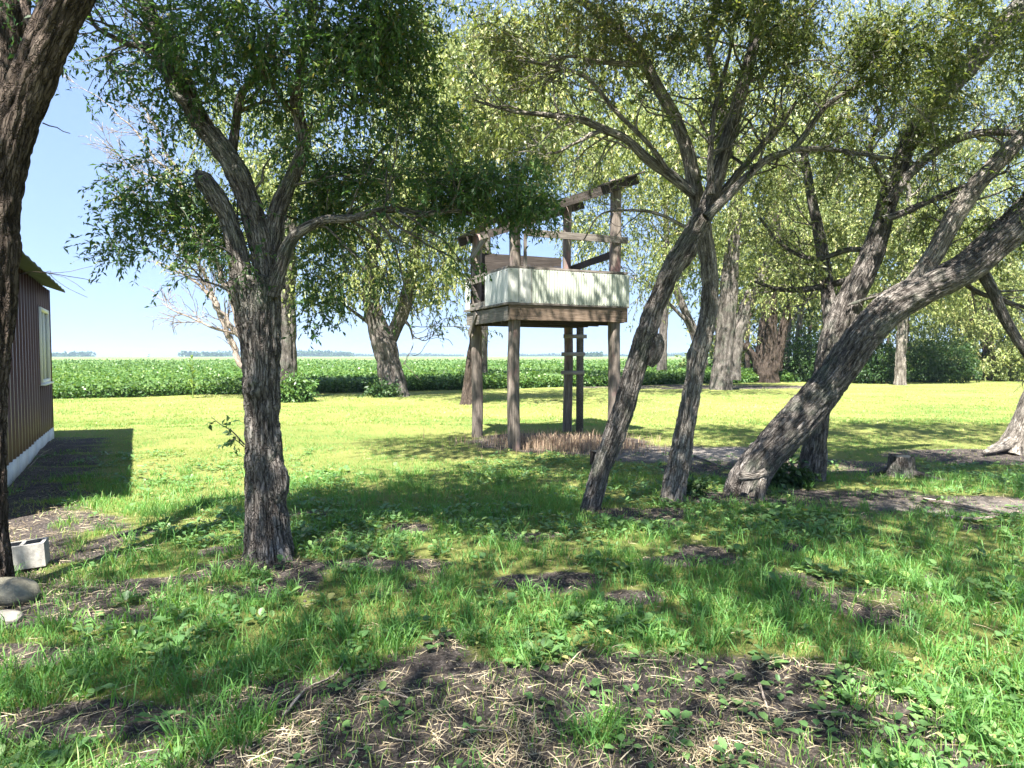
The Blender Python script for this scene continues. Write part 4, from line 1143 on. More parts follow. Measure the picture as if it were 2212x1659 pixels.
for i in range(npan):
    x0 = -0.03 - (i + 1) * pw
    if x0 < wx1 and x0 + pw > wx0:
        # the wall is opened for the window: pieces over, under and beside it
        for me_ in (lo, hi):
            o = link('wall_panel', me_, None, shed); o.location = (x0, 0, 0)
        l0, l1 = x0, max(x0, wx0)
        if l1 - l0 > 0.05:
            o = rib_panel(l1 - l0, wz0 - 0.03, wz1 + 0.03, max(1, round((l1 - l0) / 0.3))).build('wall_panel', M['maroon'], shed); o.location = (l0, 0, 0)
        r0, r1 = min(x0 + pw, wx1), x0 + pw
        if r1 - r0 > 0.05:
            o = rib_panel(r1 - r0, wz0 - 0.03, wz1 + 0.03, max(1, round((r1 - r0) / 0.3))).build('wall_panel', M['maroon'], shed); o.location = (r0, 0, 0)
    else:
        o = link('wall_panel', pm, None, shed); o.location = (x0, 0, 0)
for i in range(npan):
    mb = MB(); mb.box(0.006, pw - 0.012, -0.035, 0.03, -0.08, 0.20)
    if i == 0:
        skm = mb.mesh('skirting_block'); skm.materials.append(M['skirt'])
    o = link('skirting_block', skm, None, shed); o.location = (-0.03 - (i + 1) * pw, 0, 0.006 * ((i * 7) % 3))
mb = MB(); mb.box(-0.03, 0.0, -0.03, 0.06, 0.2, wt); mb.build('corner_trim', M['maroon'], shed)
mb = MB(); mb.box(-0.001, 0.0, 0.06, 0.06001, 0.2, wt)
mb = MB(); mb.box(-0.06, -0.02, 0.062, SHED_W, 0.0, wt); mb.add([(-0.06, 0.062, wt), (-0.02, 0.062, wt), (-0.02, SHED_W, wt), (-0.06, SHED_W, wt), (-0.06, SHED_W / 2, wt + 0.9), (-0.02, SHED_W / 2, wt + 0.9)], [(1, 2, 5, 5), (0, 1, 5, 4)][1:], [(1, 2, 5), (0, 4, 3)])
mb.build('gable_wall', M['maroon'], shed)
mb = MB(); mb.box(-SHED_L - 0.1, -SHED_L - 0.05, 0.0, SHED_W, 0.0, wt); mb.box(-SHED_L - 0.04, -0.08, SHED_W - 0.05, SHED_W, 0.0, wt); mb.build('back_wall', M['maroon'], shed)
for (ya, za, yb, zb) in ((-0.26, wt - 0.02, SHED_W / 2, wt + 0.95), (SHED_W + 0.26, wt - 0.02, SHED_W / 2 + 0.004, wt + 0.95)):
    mb = MB()
    v = []
    n = 28
    for i in range(n + 1):
        x_ = -SHED_L - 0.3 + (SHED_L + 0.55) * i / n
        dz = 0.02 * (i % 2)
        v += [(x_, ya, za + dz + 0.03), (x_, yb, zb + dz + 0.03), (x_, ya, za), (x_, yb, zb)]
    q = []
    for i in range(n):
        a_ = 4 * i
        q += [(a_, a_ + 4, a_ + 5, a_ + 1), (a_ + 2, a_ + 3, a_ + 7, a_ + 6), (a_, a_ + 2, a_ + 6, a_ + 4)]
    q += [(0, 1, 3, 2), (4 * n, 4 * n + 2, 4 * n + 3, 4 * n + 1)]
    mb.add(v, q)
    mb.build('roof', M['roof_green'], shed)
wf = empty('window', (0, 0, 0)); wf.parent = shed
def frame_part(name, x0, x1, z0, z1, y0=-0.05, y1=0.03, mat='frame'):
    mb = MB(); mb.box(x0, x1, y0, y1, z0, z1); return mb.build(name, M[mat], wf)
frame_part('frame', wx0, wx0 + 0.06, wz0, wz1); frame_part('frame', wx1 - 0.06, wx1, wz0, wz1)
frame_part('frame', wx0 + 0.06, wx1 - 0.06, wz1 - 0.06, wz1); frame_part('frame', wx0 + 0.06, wx1 - 0.06, wz0, wz0 + 0.06)
frame_part('sill', wx0 - 0.03, wx1 + 0.03, wz0 - 0.035, wz0 - 0.002, -0.09)
xm = (wx0 + wx1) / 2
frame_part('mullion', xm - 0.025, xm + 0.025, wz0 + 0.06, wz1 - 0.06, -0.035)
frame_part('pane', wx0 + 0.06, xm - 0.025, wz0 + 0.06, wz1 - 0.06, -0.012, -0.004, 'glass')
frame_part('pane', xm + 0.025, wx1 - 0.06, wz0 + 0.06, wz1 - 0.06, -0.012, -0.004, 'glass')

# ------------------------------------------------------------------ lookout tower
pA = np.array([0.04, 11.25]); ang = math.radians(23.5)
LX, LY = 2.05, 1.88
tw = empty('lookout_tower', (pA[0], pA[1], 0), ang)
tag(tw, 'weathered wooden lookout tower on pole legs with white corrugated panels', 'tower')
def pole(x, y, h, r, lean=(0, 0), seed=1, r1=None):
    mb = MB()
    n = 26
    z = np.linspace(-0.2, h, n)
    pth = np.stack([x + lean[0] * z / h + 0.015 * np.sin(z * 1.7 + seed), y + lean[1] * z / h + 0.012 * np.sin(z * 1.3 + seed * 2), z], -1)
    tube(mb, pth, np.linspace(r, r1 or r * 0.86, n), 20, 0.004, 0.06, 0, seed)
    return mb.build('post', M['wood_pole'], tw, True)
pole(0.02, 0.05, 3.98, 0.112, (0, 0), 3)
pole(0.02, LY, 3.95, 0.112, (0, 0.0), 7)
pole(LX, LY, 4.72, 0.10, (-0.02, 0), 11)
pole(LX - 0.03, 0.05, 4.78, 0.118, (0, 0), 13)
def part(name, box, mat, rot=None, loc=(0, 0, 0), bev=0.006):
    x0, x1, y0, y1, z0, z1 = box
    bm = bmesh.new()
    bmesh.ops.create_cube(bm, size=1.0)
    for v in bm.verts:
        v.co = Vector(((x0 + x1) / 2 + v.co.x * (x1 - x0), (y0 + y1) / 2 + v.co.y * (y1 - y0), (z0 + z1) / 2 + v.co.z * (z1 - z0)))
    ax = max(range(3), key=lambda k: (x1 - x0, y1 - y0, z1 - z0)[k])
    el = [e for e in bm.edges if abs((e.verts[0].co - e.verts[1].co)[ax]) > 1e-6]
    bmesh.ops.subdivide_edges(bm, edges=el, cuts=5)
    for v in bm.verts:       # uneven old timber
        for k in range(3):
            if k != ax:
                v.co[k] += random.uniform(-bev, bev) * 0.6
    me = bpy.data.meshes.new(name)
    bm.to_mesh(me); bm.free()
    o = link(name, me, M[mat], tw)
    if rot: o.rotation_euler = rot
    o.location = loc
    return o
# beams
part('beam', (-0.13, LX + 0.14, -0.115, -0.065, 2.21, 2.46), 'wood_brown')
part('beam', (-0.145, -0.095, -0.06, LY + 0.12, 2.20, 2.44), 'wood_grey_y')
part('beam', (-0.09, LX + 0.05, LY + 0.12, LY + 0.17, 2.20, 2.44), 'wood_dark')
part('beam', (LX + 0.06, LX + 0.11, -0.06, LY + 0.118, 2.20, 2.44), 'wood_grey_y')
for yy in (0.35, 0.75, 1.15, 1.55):
    part('joist', (-0.09, LX + 0.055, yy, yy + 0.045, 2.17, 2.43), 'wood_dark')
nb = 13
for i in range(nb):
    y0 = -0.14 + i * (LY + 0.36) / nb
    part('deck_board', (-0.18, LX + 0.16, y0, y0 + (LY + 0.36) / nb - 0.012, 2.465, 2.50), 'wood_grey', bev=0.003)
# corrugated sheets
def sheet(u0, u1, z0, z1, side, off, mat, pitch=0.052, amp=0.007):
    n = max(8, int((u1 - u0) / pitch * 6))
    us = np.linspace(u0, u1, n)
    w_ = amp * np.sin(us * 2 * math.pi / pitch)
    v = []
    for z in (z0, (z0 + z1) / 2, z1):
        for k in (0, 1):
            for u_, ww in zip(us, w_):
                o_ = off - ww - (0.002 if k == 0 else -0.002)
                v.append((u_, o_, z) if side == 'front' else (o_, u_, z))
    q = []
    for r_ in (0, 1):
        for k in (0, 1):
            a0 = (2 * r_ + k) * n; a1 = (2 * (r_ + 1) + k) * n
            for i in range(n - 1):
                q.append((a0 + i, a0 + i + 1, a1 + i + 1, a1 + i))
    mb = MB(); mb.add(v, q)
    o = mb.build('metal_sheet', M[mat], tw, True)
    for i in range(max(2, int((u1 - u0) / 0.22))):
        for z in (z0 + 0.03, z1 - 0.03):
            u_ = u0 + 0.05 + i * 0.21
            if u_ > u1 - 0.02: continue
            nb_ = MB()
            if side == 'front': nb_.box(u_ - 0.005, u_ + 0.005, off - 0.018, off - 0.006, z - 0.005, z + 0.005)
            else: nb_.box(off - 0.018, off - 0.006, u_ - 0.005, u_ + 0.005, z - 0.005, z + 0.005)
            nb_.build('nail', M['wood_dark'], o)
    return o
zb, zt = 2.505, 3.07
sheet(-0.17, 0.02, zb, zt, 'front', -0.125, 'panel', 0.09, 0.003)
sheet(0.028, 0.26, zb - 0.005, zt, 'front', -0.128, 'panel', 0.07, 0.004)
sheet(0.268, 1.0, zb - 0.015, zt - 0.004, 'front', -0.125, 'panel_shaded')
sheet(0.99, LX + 0.17, zb - 0.015, zt - 0.01, 'front', -0.137, 'panel_shaded')
sheet(-0.11, 0.95, zb, zt - 0.005, 'left', -0.165, 'panel', 0.10, 0.003)
sheet(LY - 0.15, LY + 0.12, zb - 0.06, zt - 0.04, 'left', -0.165, 'panel', 0.10, 0.003)
# rails
part('rail', (-0.16, LX + 0.15, -0.112, -0.02, 3.075, 3.112), 'wood_grey')
part('rail', (-0.155, -0.05, -0.01, LY + 0.14, 3.07, 3.115), 'wood_grey_y')
part('rail', (-0.155, -0.115, -0.0, LY + 0.12, 2.97, 3.06), 'wood_grey_y')
part('rail', (-0.155, -0.115, 0.96, LY + 0.12, 2.505, 2.60), 'wood_grey_y')
part('rail', (0.18, LX + 0.16, -0.085, -0.045, 3.63, 3.75), 'wood_grey')
part('rail', (LX + 0.09, LX + 0.13, -0.02, LY + 0.1, 3.40, 3.53), 'wood_dark', (math.radians(-3), 0, 0), (0, 0, 0.05))
part('rail', (LX + 0.09, LX + 0.13, 0.0, LY + 0.1, 3.02, 3.12), 'wood_dark')
for i in range(6):
    z0 = 2.52 + i * 0.187
    part('back_board', (-0.05, LX - 0.10, LY + 0.125, LY + 0.15, z0, z0 + 0.183), 'wood_dark', bev=0.004)  # shade at the back is put into these boards' dark colour
for i in range(3):
    z0 = 2.52 + i * 0.17
    part('back_board', (LX + 0.115, LX + 0.14, 0.5, LY, z0, z0 + 0.158), 'wood_dark', bev=0.004)
# rafters and the last roof boards
def plank(p0, p1, w_, t_, mat, name, up=(0, 0, 1)):
    p0, p1 = Vector(p0), Vector(p1)
    L_ = (p1 - p0).length
    x_ = (p1 - p0).normalized()
    y_ = Vector(up).cross(x_).normalized()
    z_ = x_.cross(y_)
    o = part(name, (0, L_, -t_ / 2, t_ / 2, -w_ / 2, w_ / 2), mat)
    o.matrix_local = Matrix.Translation(p0) @ Matrix((x_, y_, z_)).transposed().to_4x4()
    return o
plank((-0.34, -0.08, 3.80), (LX + 0.36, -0.08, 4.80), 0.15, 0.05, 'wood_dark', 'rafter')
plank((-0.34, LY + 0.02, 3.78), (LX + 0.36, LY + 0.02, 4.76), 0.15, 0.05, 'wood_dark', 'rafter')
slope = math.atan2(1.0, LX + 0.7)
for t in (0.02, 0.09, 0.74, 0.803, 0.866, 0.929, 0.985):
    x_ = -0.34 + (LX + 0.7) * t; z_ = 3.80 + 1.0 * t + 0.098
    ov = 0.0
    plank((x_, -0.24 - ov, z_), (x_, LY + 0.25 + ov, z_ - 0.02), 0.024, 0.175, 'wood_dark', 'roof_board', (-math.sin(slope), 0, math.cos(slope)))
for (x_, y_) in ((0.02, 0.05), (LX - 0.03, 0.05)):
    for k_ in range(3):
        mb = MB(); mb.box(x_ - 0.03 + 0.03 * k_, x_ - 0.014 + 0.03 * k_, -0.124, -0.113, 2.27 + 0.06 * k_, 2.286 + 0.06 * k_); mb.build('bolt', M['wood_dark'], tw)
# braces
plank((-0.12, LY - 0.02, 3.45), (-0.12, LY - 0.95, 3.80), 0.14, 0.03, 'wood_grey', 'brace')
plank((-0.16, LY - 0.05, 2.0), (-0.16, LY - 0.45, 2.42), 0.12, 0.03, 'wood_grey', 'brace')
plank((-0.13, LY - 0.1, 3.02), (-0.13, LY - 0.6, 2.52), 0.08, 0.03, 'wood_dark', 'brace')
plank((0.16, -0.09, 3.1), (0.16, -0.09, 3.72), 0.05, 0.04, 'wood_grey', 'brace', (0, 1, 0))
# ladder at the back post
lad = empty('ladder', (LX + 0.16, LY - 0.22, 0)); lad.parent = tw
mb = MB(); mb.box(-0.02, 0.02, -0.075, 0.075, -0.1, 2.45); o = mb.build('side_rail', M['wood_grey'], lad); o.rotation_euler = (0, 0, math.radians(60))
for z in (1.22, 1.60, 1.96):
    mb = MB(); mb.box(-0.42, 0.06, -0.03, 0.015, z, z + 0.08)
    o = mb.build('rung', M['wood_light'], lad); o.location = (0, -0.09, 0); o.rotation_euler = (0, random.uniform(-.03, .03), math.radians(-23))

# ------------------------------------------------------------------ small things on the ground
# stump
c = G(1945, 1028)
stp = empty('tree_stump', (c[0], c[1], 0)); tag(stp, 'cut tree stump standing in the ivy between the leaning trunk and right edge', 'stump')
mb = MB(); n = 16
tube(mb, np.stack([np.zeros(n), np.zeros(n), np.linspace(-0.06, 0.27, n)], -1), np.linspace(0.165, 0.135, n), 56, 0.014, 0.12, 0.45, 21, cap=False)
mb.build('trunk', M['bark'], stp, True)
mb = MB(); th = np.linspace(0, 2 * math.pi, 28, endpoint=False)
rr = 0.122 + 0.007 * np.sin(th * 5)
mb.add(np.vstack([np.stack([rr * np.cos(th), rr * np.sin(th), 0.262 + 0.012 * np.sin(th * 2 + 1)], -1), [[0, 0, 0.27]]]), None, [(i, (i + 1) % 28, 28) for i in range(28)])
mb.build('cut_face', M['cutwood'], stp)
for an in (2.6, 5.6, 0.4):
    mb = MB(); rt = catmull(np.array([[0.15 * math.cos(an), 0.15 * math.sin(an), 0.05, 0.05], [0.32 * math.cos(an + .1), 0.32 * math.sin(an + .1), 0.01, 0.035], [0.55 * math.cos(an + .2), 0.55 * math.sin(an + .2), -0.02, 0.015]]), 0.03)
    tube(mb, rt[:, :3], rt[:, 3], 12, 0.003, 0.1, 0, 5); mb.build('root', M['bark'], stp, True)
# short cut post by the slender tree
c = G(1284, 1003)
o_ = empty('wooden_stake', (c[0], c[1], 0)); tag(o_, 'short sawn stake stub against the left side of the slender leaning tree', 'stake')
mb = MB(); tube(mb, np.array([[0, 0, -0.05], [0, 0, 0.08], [0.005, 0, 0.2]]), np.array([0.07, 0.066, 0.064]), 22, 0.005, 0.06, 0, 4, cap=False); mb.build('bark', M['bark_dark'], o_, True)
mb = MB(); th = np.linspace(0, 2 * math.pi, 16, endpoint=False)
mb.add(np.vstack([np.stack([0.005 + 0.06 * np.cos(th), 0.06 * np.sin(th), np.full(16, 0.197)], -1), [[0.005, 0, 0.2]]]), None, [(i, (i + 1) % 16, 16) for i in range(16)]); mb.build('cut_face', M['cutwood'], o_)
# concrete block
c = G(50, 1222)
cb = empty('concrete_block', (c[0], c[1] + 0.02, 0), math.radians(24)); cb.scale = (0.8, 0.8, 0.95); tag(cb, 'hollow concrete block lying in weeds beside the dark left trunk', 'concrete block')
bm = bmesh.new()
Lb, Wb, Hb, wl = 0.37, 0.20, 0.19, 0.032
def ringpts(x0, x1, y0, y1): return [(x0, y0), (x1, y0), (x1, y1), (x0, y1)]
outer = ringpts(-Lb / 2, Lb / 2, -Wb / 2, Wb / 2)
holes = [ringpts(-Lb / 2 + wl, -wl / 2, -Wb / 2 + wl, Wb / 2 - wl), ringpts(wl / 2, Lb / 2 - wl, -Wb / 2 + wl, Wb / 2 - wl)]
for (bx0, bx1, by0, by1) in [(-Lb / 2, Lb / 2, -Wb / 2, -Wb / 2 + wl), (-Lb / 2, Lb / 2, Wb / 2 - wl, Wb / 2), (-Lb / 2, -Lb / 2 + wl, -Wb / 2 + wl, Wb / 2 - wl), (-wl / 2, wl / 2, -Wb / 2 + wl, Wb / 2 - wl), (Lb / 2 - wl, Lb / 2, -Wb / 2 + wl, Wb / 2 - wl)]:
    vs = [bm.verts.new((x_, y_, z_)) for z_ in (0, Hb) for (x_, y_) in ringpts(bx0, bx1, by0, by1)]
    for f in ((0, 3, 2, 1), (4, 5, 6, 7), (0, 1, 5, 4), (1, 2, 6, 5), (2, 3, 7, 6), (3, 0, 4, 7)):
        bm.faces.new([vs[k] for k in f])
bmesh.ops.remove_doubles(bm, verts=bm.verts, dist=1e-5)
dup = {}
for f in list(bm.faces):
    key = tuple(round(x_, 4) for x_ in f.calc_center_median())
    dup.setdefault(key, []).append(f)
bmesh.ops.delete(bm, geom=[f for l in dup.values() if len(l) > 1 for f in l], context='FACES_ONLY')
me = bpy.data.meshes.new('block'); bm.to_mesh(me); bm.free()
blk = link('block', me, M['concrete'], cb)
blk.location = (0, 0, -0.01); blk.rotation_euler = (math.radians(2), math.radians(-3), 0)

def stone(label, X, Y, r, seed, mat='stone'):
    c = G(X, Y)
    bm = bmesh.new(); bmesh.ops.create_icosphere(bm, subdivisions=4, radius=1.0)
    co = np.array([v.co[:] for v in bm.verts])
    nz = fbm(co * 1.3 + seed * 5, seed, 4)
    co = co * (0.7 + 0.6 * nz)[:, None] * np.array(r)
    for v, p in zip(bm.verts, co): v.co = p
    me = bpy.data.meshes.new('stone'); bm.to_mesh(me); bm.free()
    me.polygons.foreach_set('use_smooth', np.ones(len(me.polygons), bool))
    o = link('stone', me, M[mat]); o.location = (c[0], c[1], r[2] * 0.35)
    tag(o, label, 'stone', 'pale stones at the left edge')
stone('rounded mossy lump standing in for the root flare of the dark left trunk', 6, 1296, (0.21, 0.15, 0.11), 2, 'mossy')  # stone shape added in place of the trunk's root flare
stone('flat pale stone in front of the rounded mossy lump', -6, 1340, (0.15, 0.10, 0.04), 5)

def stick(label, pts, r, group='fallen sticks on the ground', mat='bark_dead', name='fallen_stick'):
    p = np.array([[*G(X, Y)[:2], 0.0] for X, Y in pts])
    p[:, 2] = gz(p[:, 0], p[:, 1]) + r + np.array([random.uniform(0, 0.02) for _ in p])
    o_ = p.mean(0)
    mb = MB(); s_ = catmull(p, 0.04)
    tube(mb, s_, np.linspace(r, r * 0.45, len(s_)), 7, 0, 0.15, 0, random.randint(1, 90), o_)
    o = mb.build(name, M[mat], None, True); o.location = tuple(o_)
    tag(o, label, 'stick', group)
stick('crooked pale stick on bare soil at the bottom left of the straw', [(610, 1560), (660, 1500), (720, 1470), (745, 1430)], 0.008)
stick('long thin straight twig across the dark soil near bottom centre', [(1000, 1610), (1120, 1595), (1250, 1570)], 0.005)
stick('bent grey twig in the straw right of bottom centre', [(1640, 1490), (1655, 1530), (1665, 1570)], 0.008)
stick('short pale stick left of the bare soil patch', [(780, 1505), (840, 1515), (900, 1530)], 0.006)
stick('thick broken branch lying on the sandy ground right of the stump', [(1990, 1085), (2060, 1095), (2140, 1112)], 0.025)
stick('bleached branch beside the thick broken one at the right edge', [(2040, 1120), (2120, 1124), (2205, 1105)], 0.02)
stick('dark slim branch lying on the pale sand behind the pale-limbed tree', [(1500, 985), (1530, 1000), (1570, 1012)], 0.02, mat='bark')
stick('small forked twig on the lawn by the shed\'s shadow edge', [(300, 1030), (360, 1040), (420, 1022)], 0.006, mat='bark_dark')
stick('pale splinter on the bare soil beside the shed', [(60, 1010), (90, 985), (112, 975)], 0.008)

# ------------------------------------------------------------------ grass and weeds (nobody could count them)
def grass_at(x, y, h, w, tint, lean, two=True):
    n = len(x)
    z = gz(x, y) - 0.004
    a = rng.uniform(0, 2 * math.pi, n)
    sx, sy = np.cos(a), np.sin(a)
    b = rng.uniform(0, 2 * math.pi, n)
    lx, ly = np.cos(b) * lean * h, np.sin(b) * lean * h
    base = np.stack([x, y, z], -1)
    S_ = np.stack([sx, sy, np.zeros(n)], -1)
    if two:
        mid = base + np.stack([lx * 0.35, ly * 0.35, h * 0.62], -1)
        tip = base + np.stack([lx, ly, h * np.clip(1.02 - 0.35 * lean, 0.3, 1)], -1)
        v = np.stack([base - S_ * (w * 0.5)[:, None], base + S_ * (w * 0.5)[:, None], mid - S_ * (w * 0.42)[:, None], mid + S_ * (w * 0.42)[:, None], tip], 1)
        k = np.arange(n)[:, None] * 5
        q = k + np.array([[0, 1, 3, 2]]); t = k + np.array([[2, 3, 4]])
        return v.reshape(-1, 3), q, t, np.repeat(tint, 5)
    tip = base + np.stack([lx, ly, h], -1)
    v = np.stack([base - S_ * (w * 0.5)[:, None], base + S_ * (w * 0.5)[:, None], tip], 1)
    k = np.arange(n)[:, None] * 3
    return v.reshape(-1, 3), None, k + np.array([[0, 1, 2]]), np.repeat(tint, 3)

def scatter(n, y0, y1, half=0.83, power=2.0):
    """more per square metre near the camera, as far as the yard reaches"""
    u = rng.uniform(0, 1, n)
    y = 1 / (1 / y0 + (1 / y1 - 1 / y0) * u) if power == 2.0 else y0 * (y1 / y0) ** u
    x = rng.uniform(-1, 1, n) * (half * y + 0.3)
    return x, y

def in_yard(x, y):
    rel = np.stack([x - E_FAR[0], y - E_FAR[1]], -1)
    inside = ((rel @ E_N) < 0.05) & ((rel @ E_DIR) < 0.05)
    return (y < edge_y(x) + 0.3) & ~inside

gv = MB()
for (n, y0, y1, two, hh, ww) in [(190000, 1.9, 7.5, True, 0.056, 0.0046), (230000, 6.5, 17, False, 0.058, 0.0085), (240000, 15, 46, False, 0.065, 0.019)]:
    x, y = scatter(n, y0, y1, 0.83, 0)
    ok = in_yard(x, y)
    x, y = x[ok], y[ok]
    b = bare_at(x, y)
    sd = sand_at(x, y)
    p3 = np.stack([x, y, x * 0], -1)
    cl = fbm(p3 * 2.4, 51, 3)
    keep = (rng.uniform(0, 1, len(x)) > np.clip(b * 1.25 - 0.12, 0, 0.91)) & (rng.uniform(0, 1, len(x)) > sd * 1.2) & (rng.uniform(0, 1, len(x)) < np.clip((cl - 0.3) * 3.2, 0.12, 1))
    x, y, b, cl = x[keep], y[keep], b[keep], cl[keep]
    p3 = p3[keep]
    dry = np.clip((fbm(p3 * 0.55, 61, 3) - 0.42) * 2.2, 0, 1)
    # open lawn by the field: drier, and sunlit yellow put into the tint
    openlawn = np.clip((y - 9) / 8, 0, 1)
    worn = np.clip((fbm(p3 * np.array([0.22, 0.5, 1]), 63, 4) - 0.45) * 2.5, -0.5, 1)
    tint = 0.24 + 0.30 * dry + openlawn * (0.27 + 0.25 * worn) + rng.normal(0, 0.15, len(x)) + b * 0.22 + (rng.uniform(0, 1, len(x)) > 0.93) * 0.35
    tuft = np.clip((fbm(p3 * 1.6, 71, 2) - 0.45) * 3.5, 0, 1)
    h = hh * (0.45 + 0.85 * rng.uniform(0, 1, len(x)) ** 1.5) * (0.7 + 0.75 * tuft * (y < 9))
    v, q, t, tn = grass_at(x, y, h, ww * rng.uniform(0.6, 1.3, len(x)), np.clip(tint, 0, 1), rng.uniform(0.1, 1.0, len(x)), two)
    gv.add(v, q, t, tint=tn)
o = gv.build('grass', M['grass'])
tag(o, 'mixed green and dry grass covering the yard and lawn', 'grass', kind='stuff')

# long blades in tussocks
x, y = scatter(2600, 2.0, 9.0, 0.83, 0)
ok = in_yard(x, y) & (bare_at(x, y) < 0.5)
x, y = x[ok], y[ok]
x = (x[:, None] + rng.normal(0, 0.03, (len(x), 12))).ravel(); y = (y[:, None] + rng.normal(0, 0.03, (len(y), 12))).ravel()
v, q, t, tn = grass_at(x, y, rng.uniform(0.08, 0.19, len(x)), rng.uniform(0.004, 0.008, len(x)), np.clip(0.33 + rng.normal(0, 0.12, len(x)), 0, 1), rng.uniform(0.3, 1.3, len(x)), True)
mb = MB(); mb.add(v, q, t, tint=tn); o = mb.build('grass', M['grass']); tag(o, 'longer arching grass tussocks among the weeds in front', 'grass', kind='stuff')

# broad-leaved weeds
def broadleaf(c, d, L, w, tint):
    """rounded leaf of six outline points and a midrib fold"""
    d = nrm(d); up = np.array([0, 0, 1.0])
    s = nrm(np.cross(d, up)); u = np.cross(s, d)
    L = L[:, None]; w = w[:, None]
    pts = [c, c + d * L * 0.3 + s * w * 0.42 + u * w * 0.10, c + d * L * 0.7 + s * w * 0.45 + u * w * 0.08, c + d * L - u * L * 0.12,
           c + d * L * 0.7 - s * w * 0.45 + u * w * 0.08, c + d * L * 0.3 - s * w * 0.42 + u * w * 0.10]
    v = np.stack(pts, 1)
    k = np.arange(len(c))[:, None] * 6
    q = np.concatenate([k + np.array([[0, 1, 2, 3]]), k + np.array([[0, 3, 4, 5]])])
    return v.reshape(-1, 3), q, np.repeat(tint, 6)
x, y = scatter(13000, 2.0, 11.0, 0.83, 0)
p3 = np.stack([x, y, x * 0], -1)
pr = np.clip((fbm(p3 * 0.8, 91, 2) - 0.36) * 4, 0.05, 1) * (1 - 0.95 * np.clip(1.5 * bare_at(x, y), 0, 1)) * np.clip(0.6 + (x + 1) * 0.2, 0.5, 1)
ok = in_yard(x, y) & (rng.uniform(0, 1, len(x)) < pr)
x, y = x[ok], y[ok]
nl = 8
sz = rng.uniform(0.6, 1.4, len(x))
cx = np.repeat(x, nl); cy = np.repeat(y, nl); s8 = np.repeat(sz, nl)
an = np.tile(np.arange(nl) * 2.4, len(x)) + np.repeat(rng.uniform(0, 6.28, len(x)), nl) + rng.normal(0, 0.3, len(cx))
el = rng.uniform(0.05, 1.0, len(cx))
dv = np.stack([np.cos(an) * np.cos(el), np.sin(an) * np.cos(el), np.sin(el)], -1)
stalk = rng.uniform(0.01, 0.055, len(cx)) * s8
c = np.stack([cx, cy, gz(cx, cy) + 0.01], -1) + dv * stalk[:, None]
dv2 = nrm(dv * np.array([1, 1, 0.5]) + rng.normal(0, 0.15, dv.shape))
Lw = 0.048 * s8 * np.clip(0.45 + np.repeat(y, nl) * 0.13, 0.6, 1.0) * rng.uniform(0.6, 1.3, len(cx))
v, q, tn = broadleaf(c, dv2, Lw, Lw * rng.uniform(0.5, 0.95, len(cx)), np.clip(rng.normal(0.45, 0.17, len(cx)) + (rng.uniform(0, 1, len(cx)) > 0.96) * 0.5, 0, 1))
mb = MB(); mb.add(v, q, None, tint=tn); o = mb.build('weeds', M['weed']); tag(o, 'broad-leaved plantain and clover weeds through the near grass', 'weeds', kind='stuff')

# dry straw over the bare soil
x, y = scatter(120000, 1.9, 12, 0.83, 0)
b = bare_at(x, y)
ok = in_yard(x, y) & (rng.uniform(0, 1, len(x)) < np.clip(b, 0.10, 1) * np.clip((fbm(np.stack([x, y, x * 0], -1) * 3.0, 95, 3) - 0.34) * 3.0, 0.18, 1))
x, y = x[ok][:36000], y[ok][:36000]
n = len(x)
a = rng.uniform(0, 6.28, n)
L_ = (0.012 + 0.13 * rng.uniform(0, 1, n) ** 1.8) * np.where(rng.uniform(0, 1, n) > 0.9, 1.6, 1)
z = gz(x, y) + rng.uniform(0.002, 0.03, n)
dv = np.stack([np.cos(a), np.sin(a), rng.normal(0.02, 0.14, n)], -1)
bend = rng.normal(0, 0.25, n)
dv2 = np.stack([np.cos(a + bend), np.sin(a + bend), dv[:, 2] - 0.15], -1)
s = np.stack([-np.sin(a), np.cos(a), np.full(n, 0.5)], -1) * (rng.uniform(0.0012, 0.0032, n) * 0.6)[:, None]
p0 = np.stack([x, y, z], -1); p1 = p0 + dv * (L_ / 2)[:, None]; p2 = p1 + dv2 * (L_ / 2)[:, None]
p2[:, 2] = np.maximum(p2[:, 2], gz(p2[:, 0], p2[:, 1]) + 0.002)
v = np.stack([p0 - s, p0 + s, p1 - s, p1 + s, p2], 1).reshape(-1, 3)
k = np.arange(n)[:, None] * 5
mb = MB(); mb.add(v, k + np.array([[0, 1, 3, 2]]), k + np.array([[2, 3, 4]]), tint=np.repeat(rng.uniform(0.1, 1, n), 5))
o = mb.build('straw_litter', M['straw']); tag(o, 'dry straw and grass litter strewn over the bare soil', 'straw', kind='stuff')

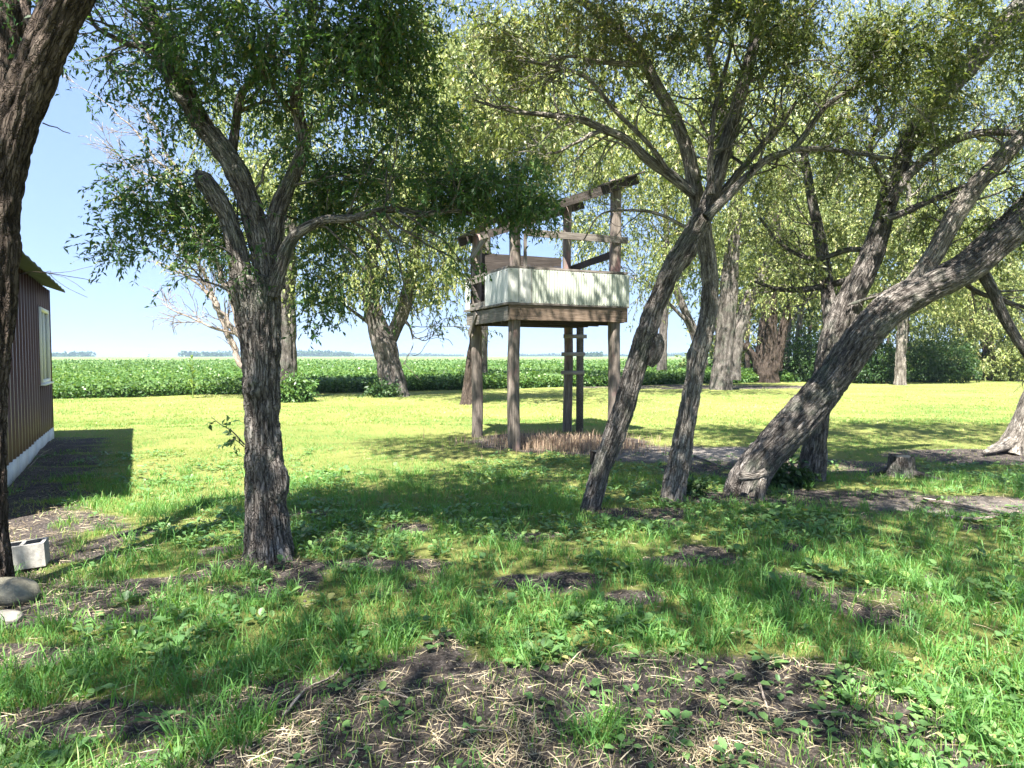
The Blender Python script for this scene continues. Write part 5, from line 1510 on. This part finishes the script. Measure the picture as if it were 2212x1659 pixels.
# soil crumbs
x, y = scatter(26000, 1.9, 9, 0.83, 0)
ok = in_yard(x, y) & (bare_at(x, y) > 0.35)
x, y = x[ok][:5000], y[ok][:5000]
n = len(x)
r = 0.004 + 0.011 * rng.uniform(0, 1, n) ** 3
oc = np.array([[1, 0, 0], [-1, 0, 0], [0, 1, 0], [0, -1, 0], [0, 0, 1], [0, 0, -1]], float)
v = np.stack([x, y, gz(x, y)], -1)[:, None] + oc[None] * r[:, None, None] * rng.uniform(0.6, 1.4, (n, 6, 1))
k = np.arange(n)[:, None, None] * 6
t = (np.array([[0, 2, 4], [2, 1, 4], [1, 3, 4], [3, 0, 4], [2, 0, 5], [1, 2, 5], [3, 1, 5], [0, 3, 5]])[None] + k).reshape(-1, 3)
mb = MB(); mb.add(v.reshape(-1, 3), None, t); o = mb.build('soil_crumbs', M['clod'], None, True); tag(o, 'dark crumbs of soil lying on the bare patches', 'soil', kind='stuff')

# dry stalks under the tower
n = 2600
x = rng.normal(0.95, 0.75, n); y = rng.normal(11.9, 0.5, n)
v, q, t, tn = grass_at(x, y, rng.uniform(0.05, 0.26, n), rng.uniform(0.006, 0.013, n), rng.uniform(0, 1, n), rng.uniform(0.05, 0.6, n), True)
mb = MB(); mb.add(v, q, t, tint=tn); o = mb.build('dry_weeds', M['dry_weed']); tag(o, 'pinkish-tan dead weed stalks beneath the lookout tower', 'dead weeds', kind='stuff')


# ------------------------------------------------------------------ summer haze over the fields
mb = MB(); mb.box(-5500, 5500, -300, 5600, -1.0, 60.0)
hm = bpy.data.materials.new('haze'); hm.use_nodes = True
hn_ = hm.node_tree; hn_.nodes.clear()
ho = hn_.nodes.new('ShaderNodeOutputMaterial'); hv_ = hn_.nodes.new('ShaderNodeVolumePrincipled')
hv_.inputs['Color'].default_value = (0.62, 0.8, 1.0, 1)
hv_.inputs['Density'].default_value = 0.00034
hv_.inputs['Anisotropy'].default_value = 0.2
hn_.links.new(hv_.outputs[0], ho.inputs['Volume'])
o = mb.build('haze', hm); tag(o, kind='stuff')
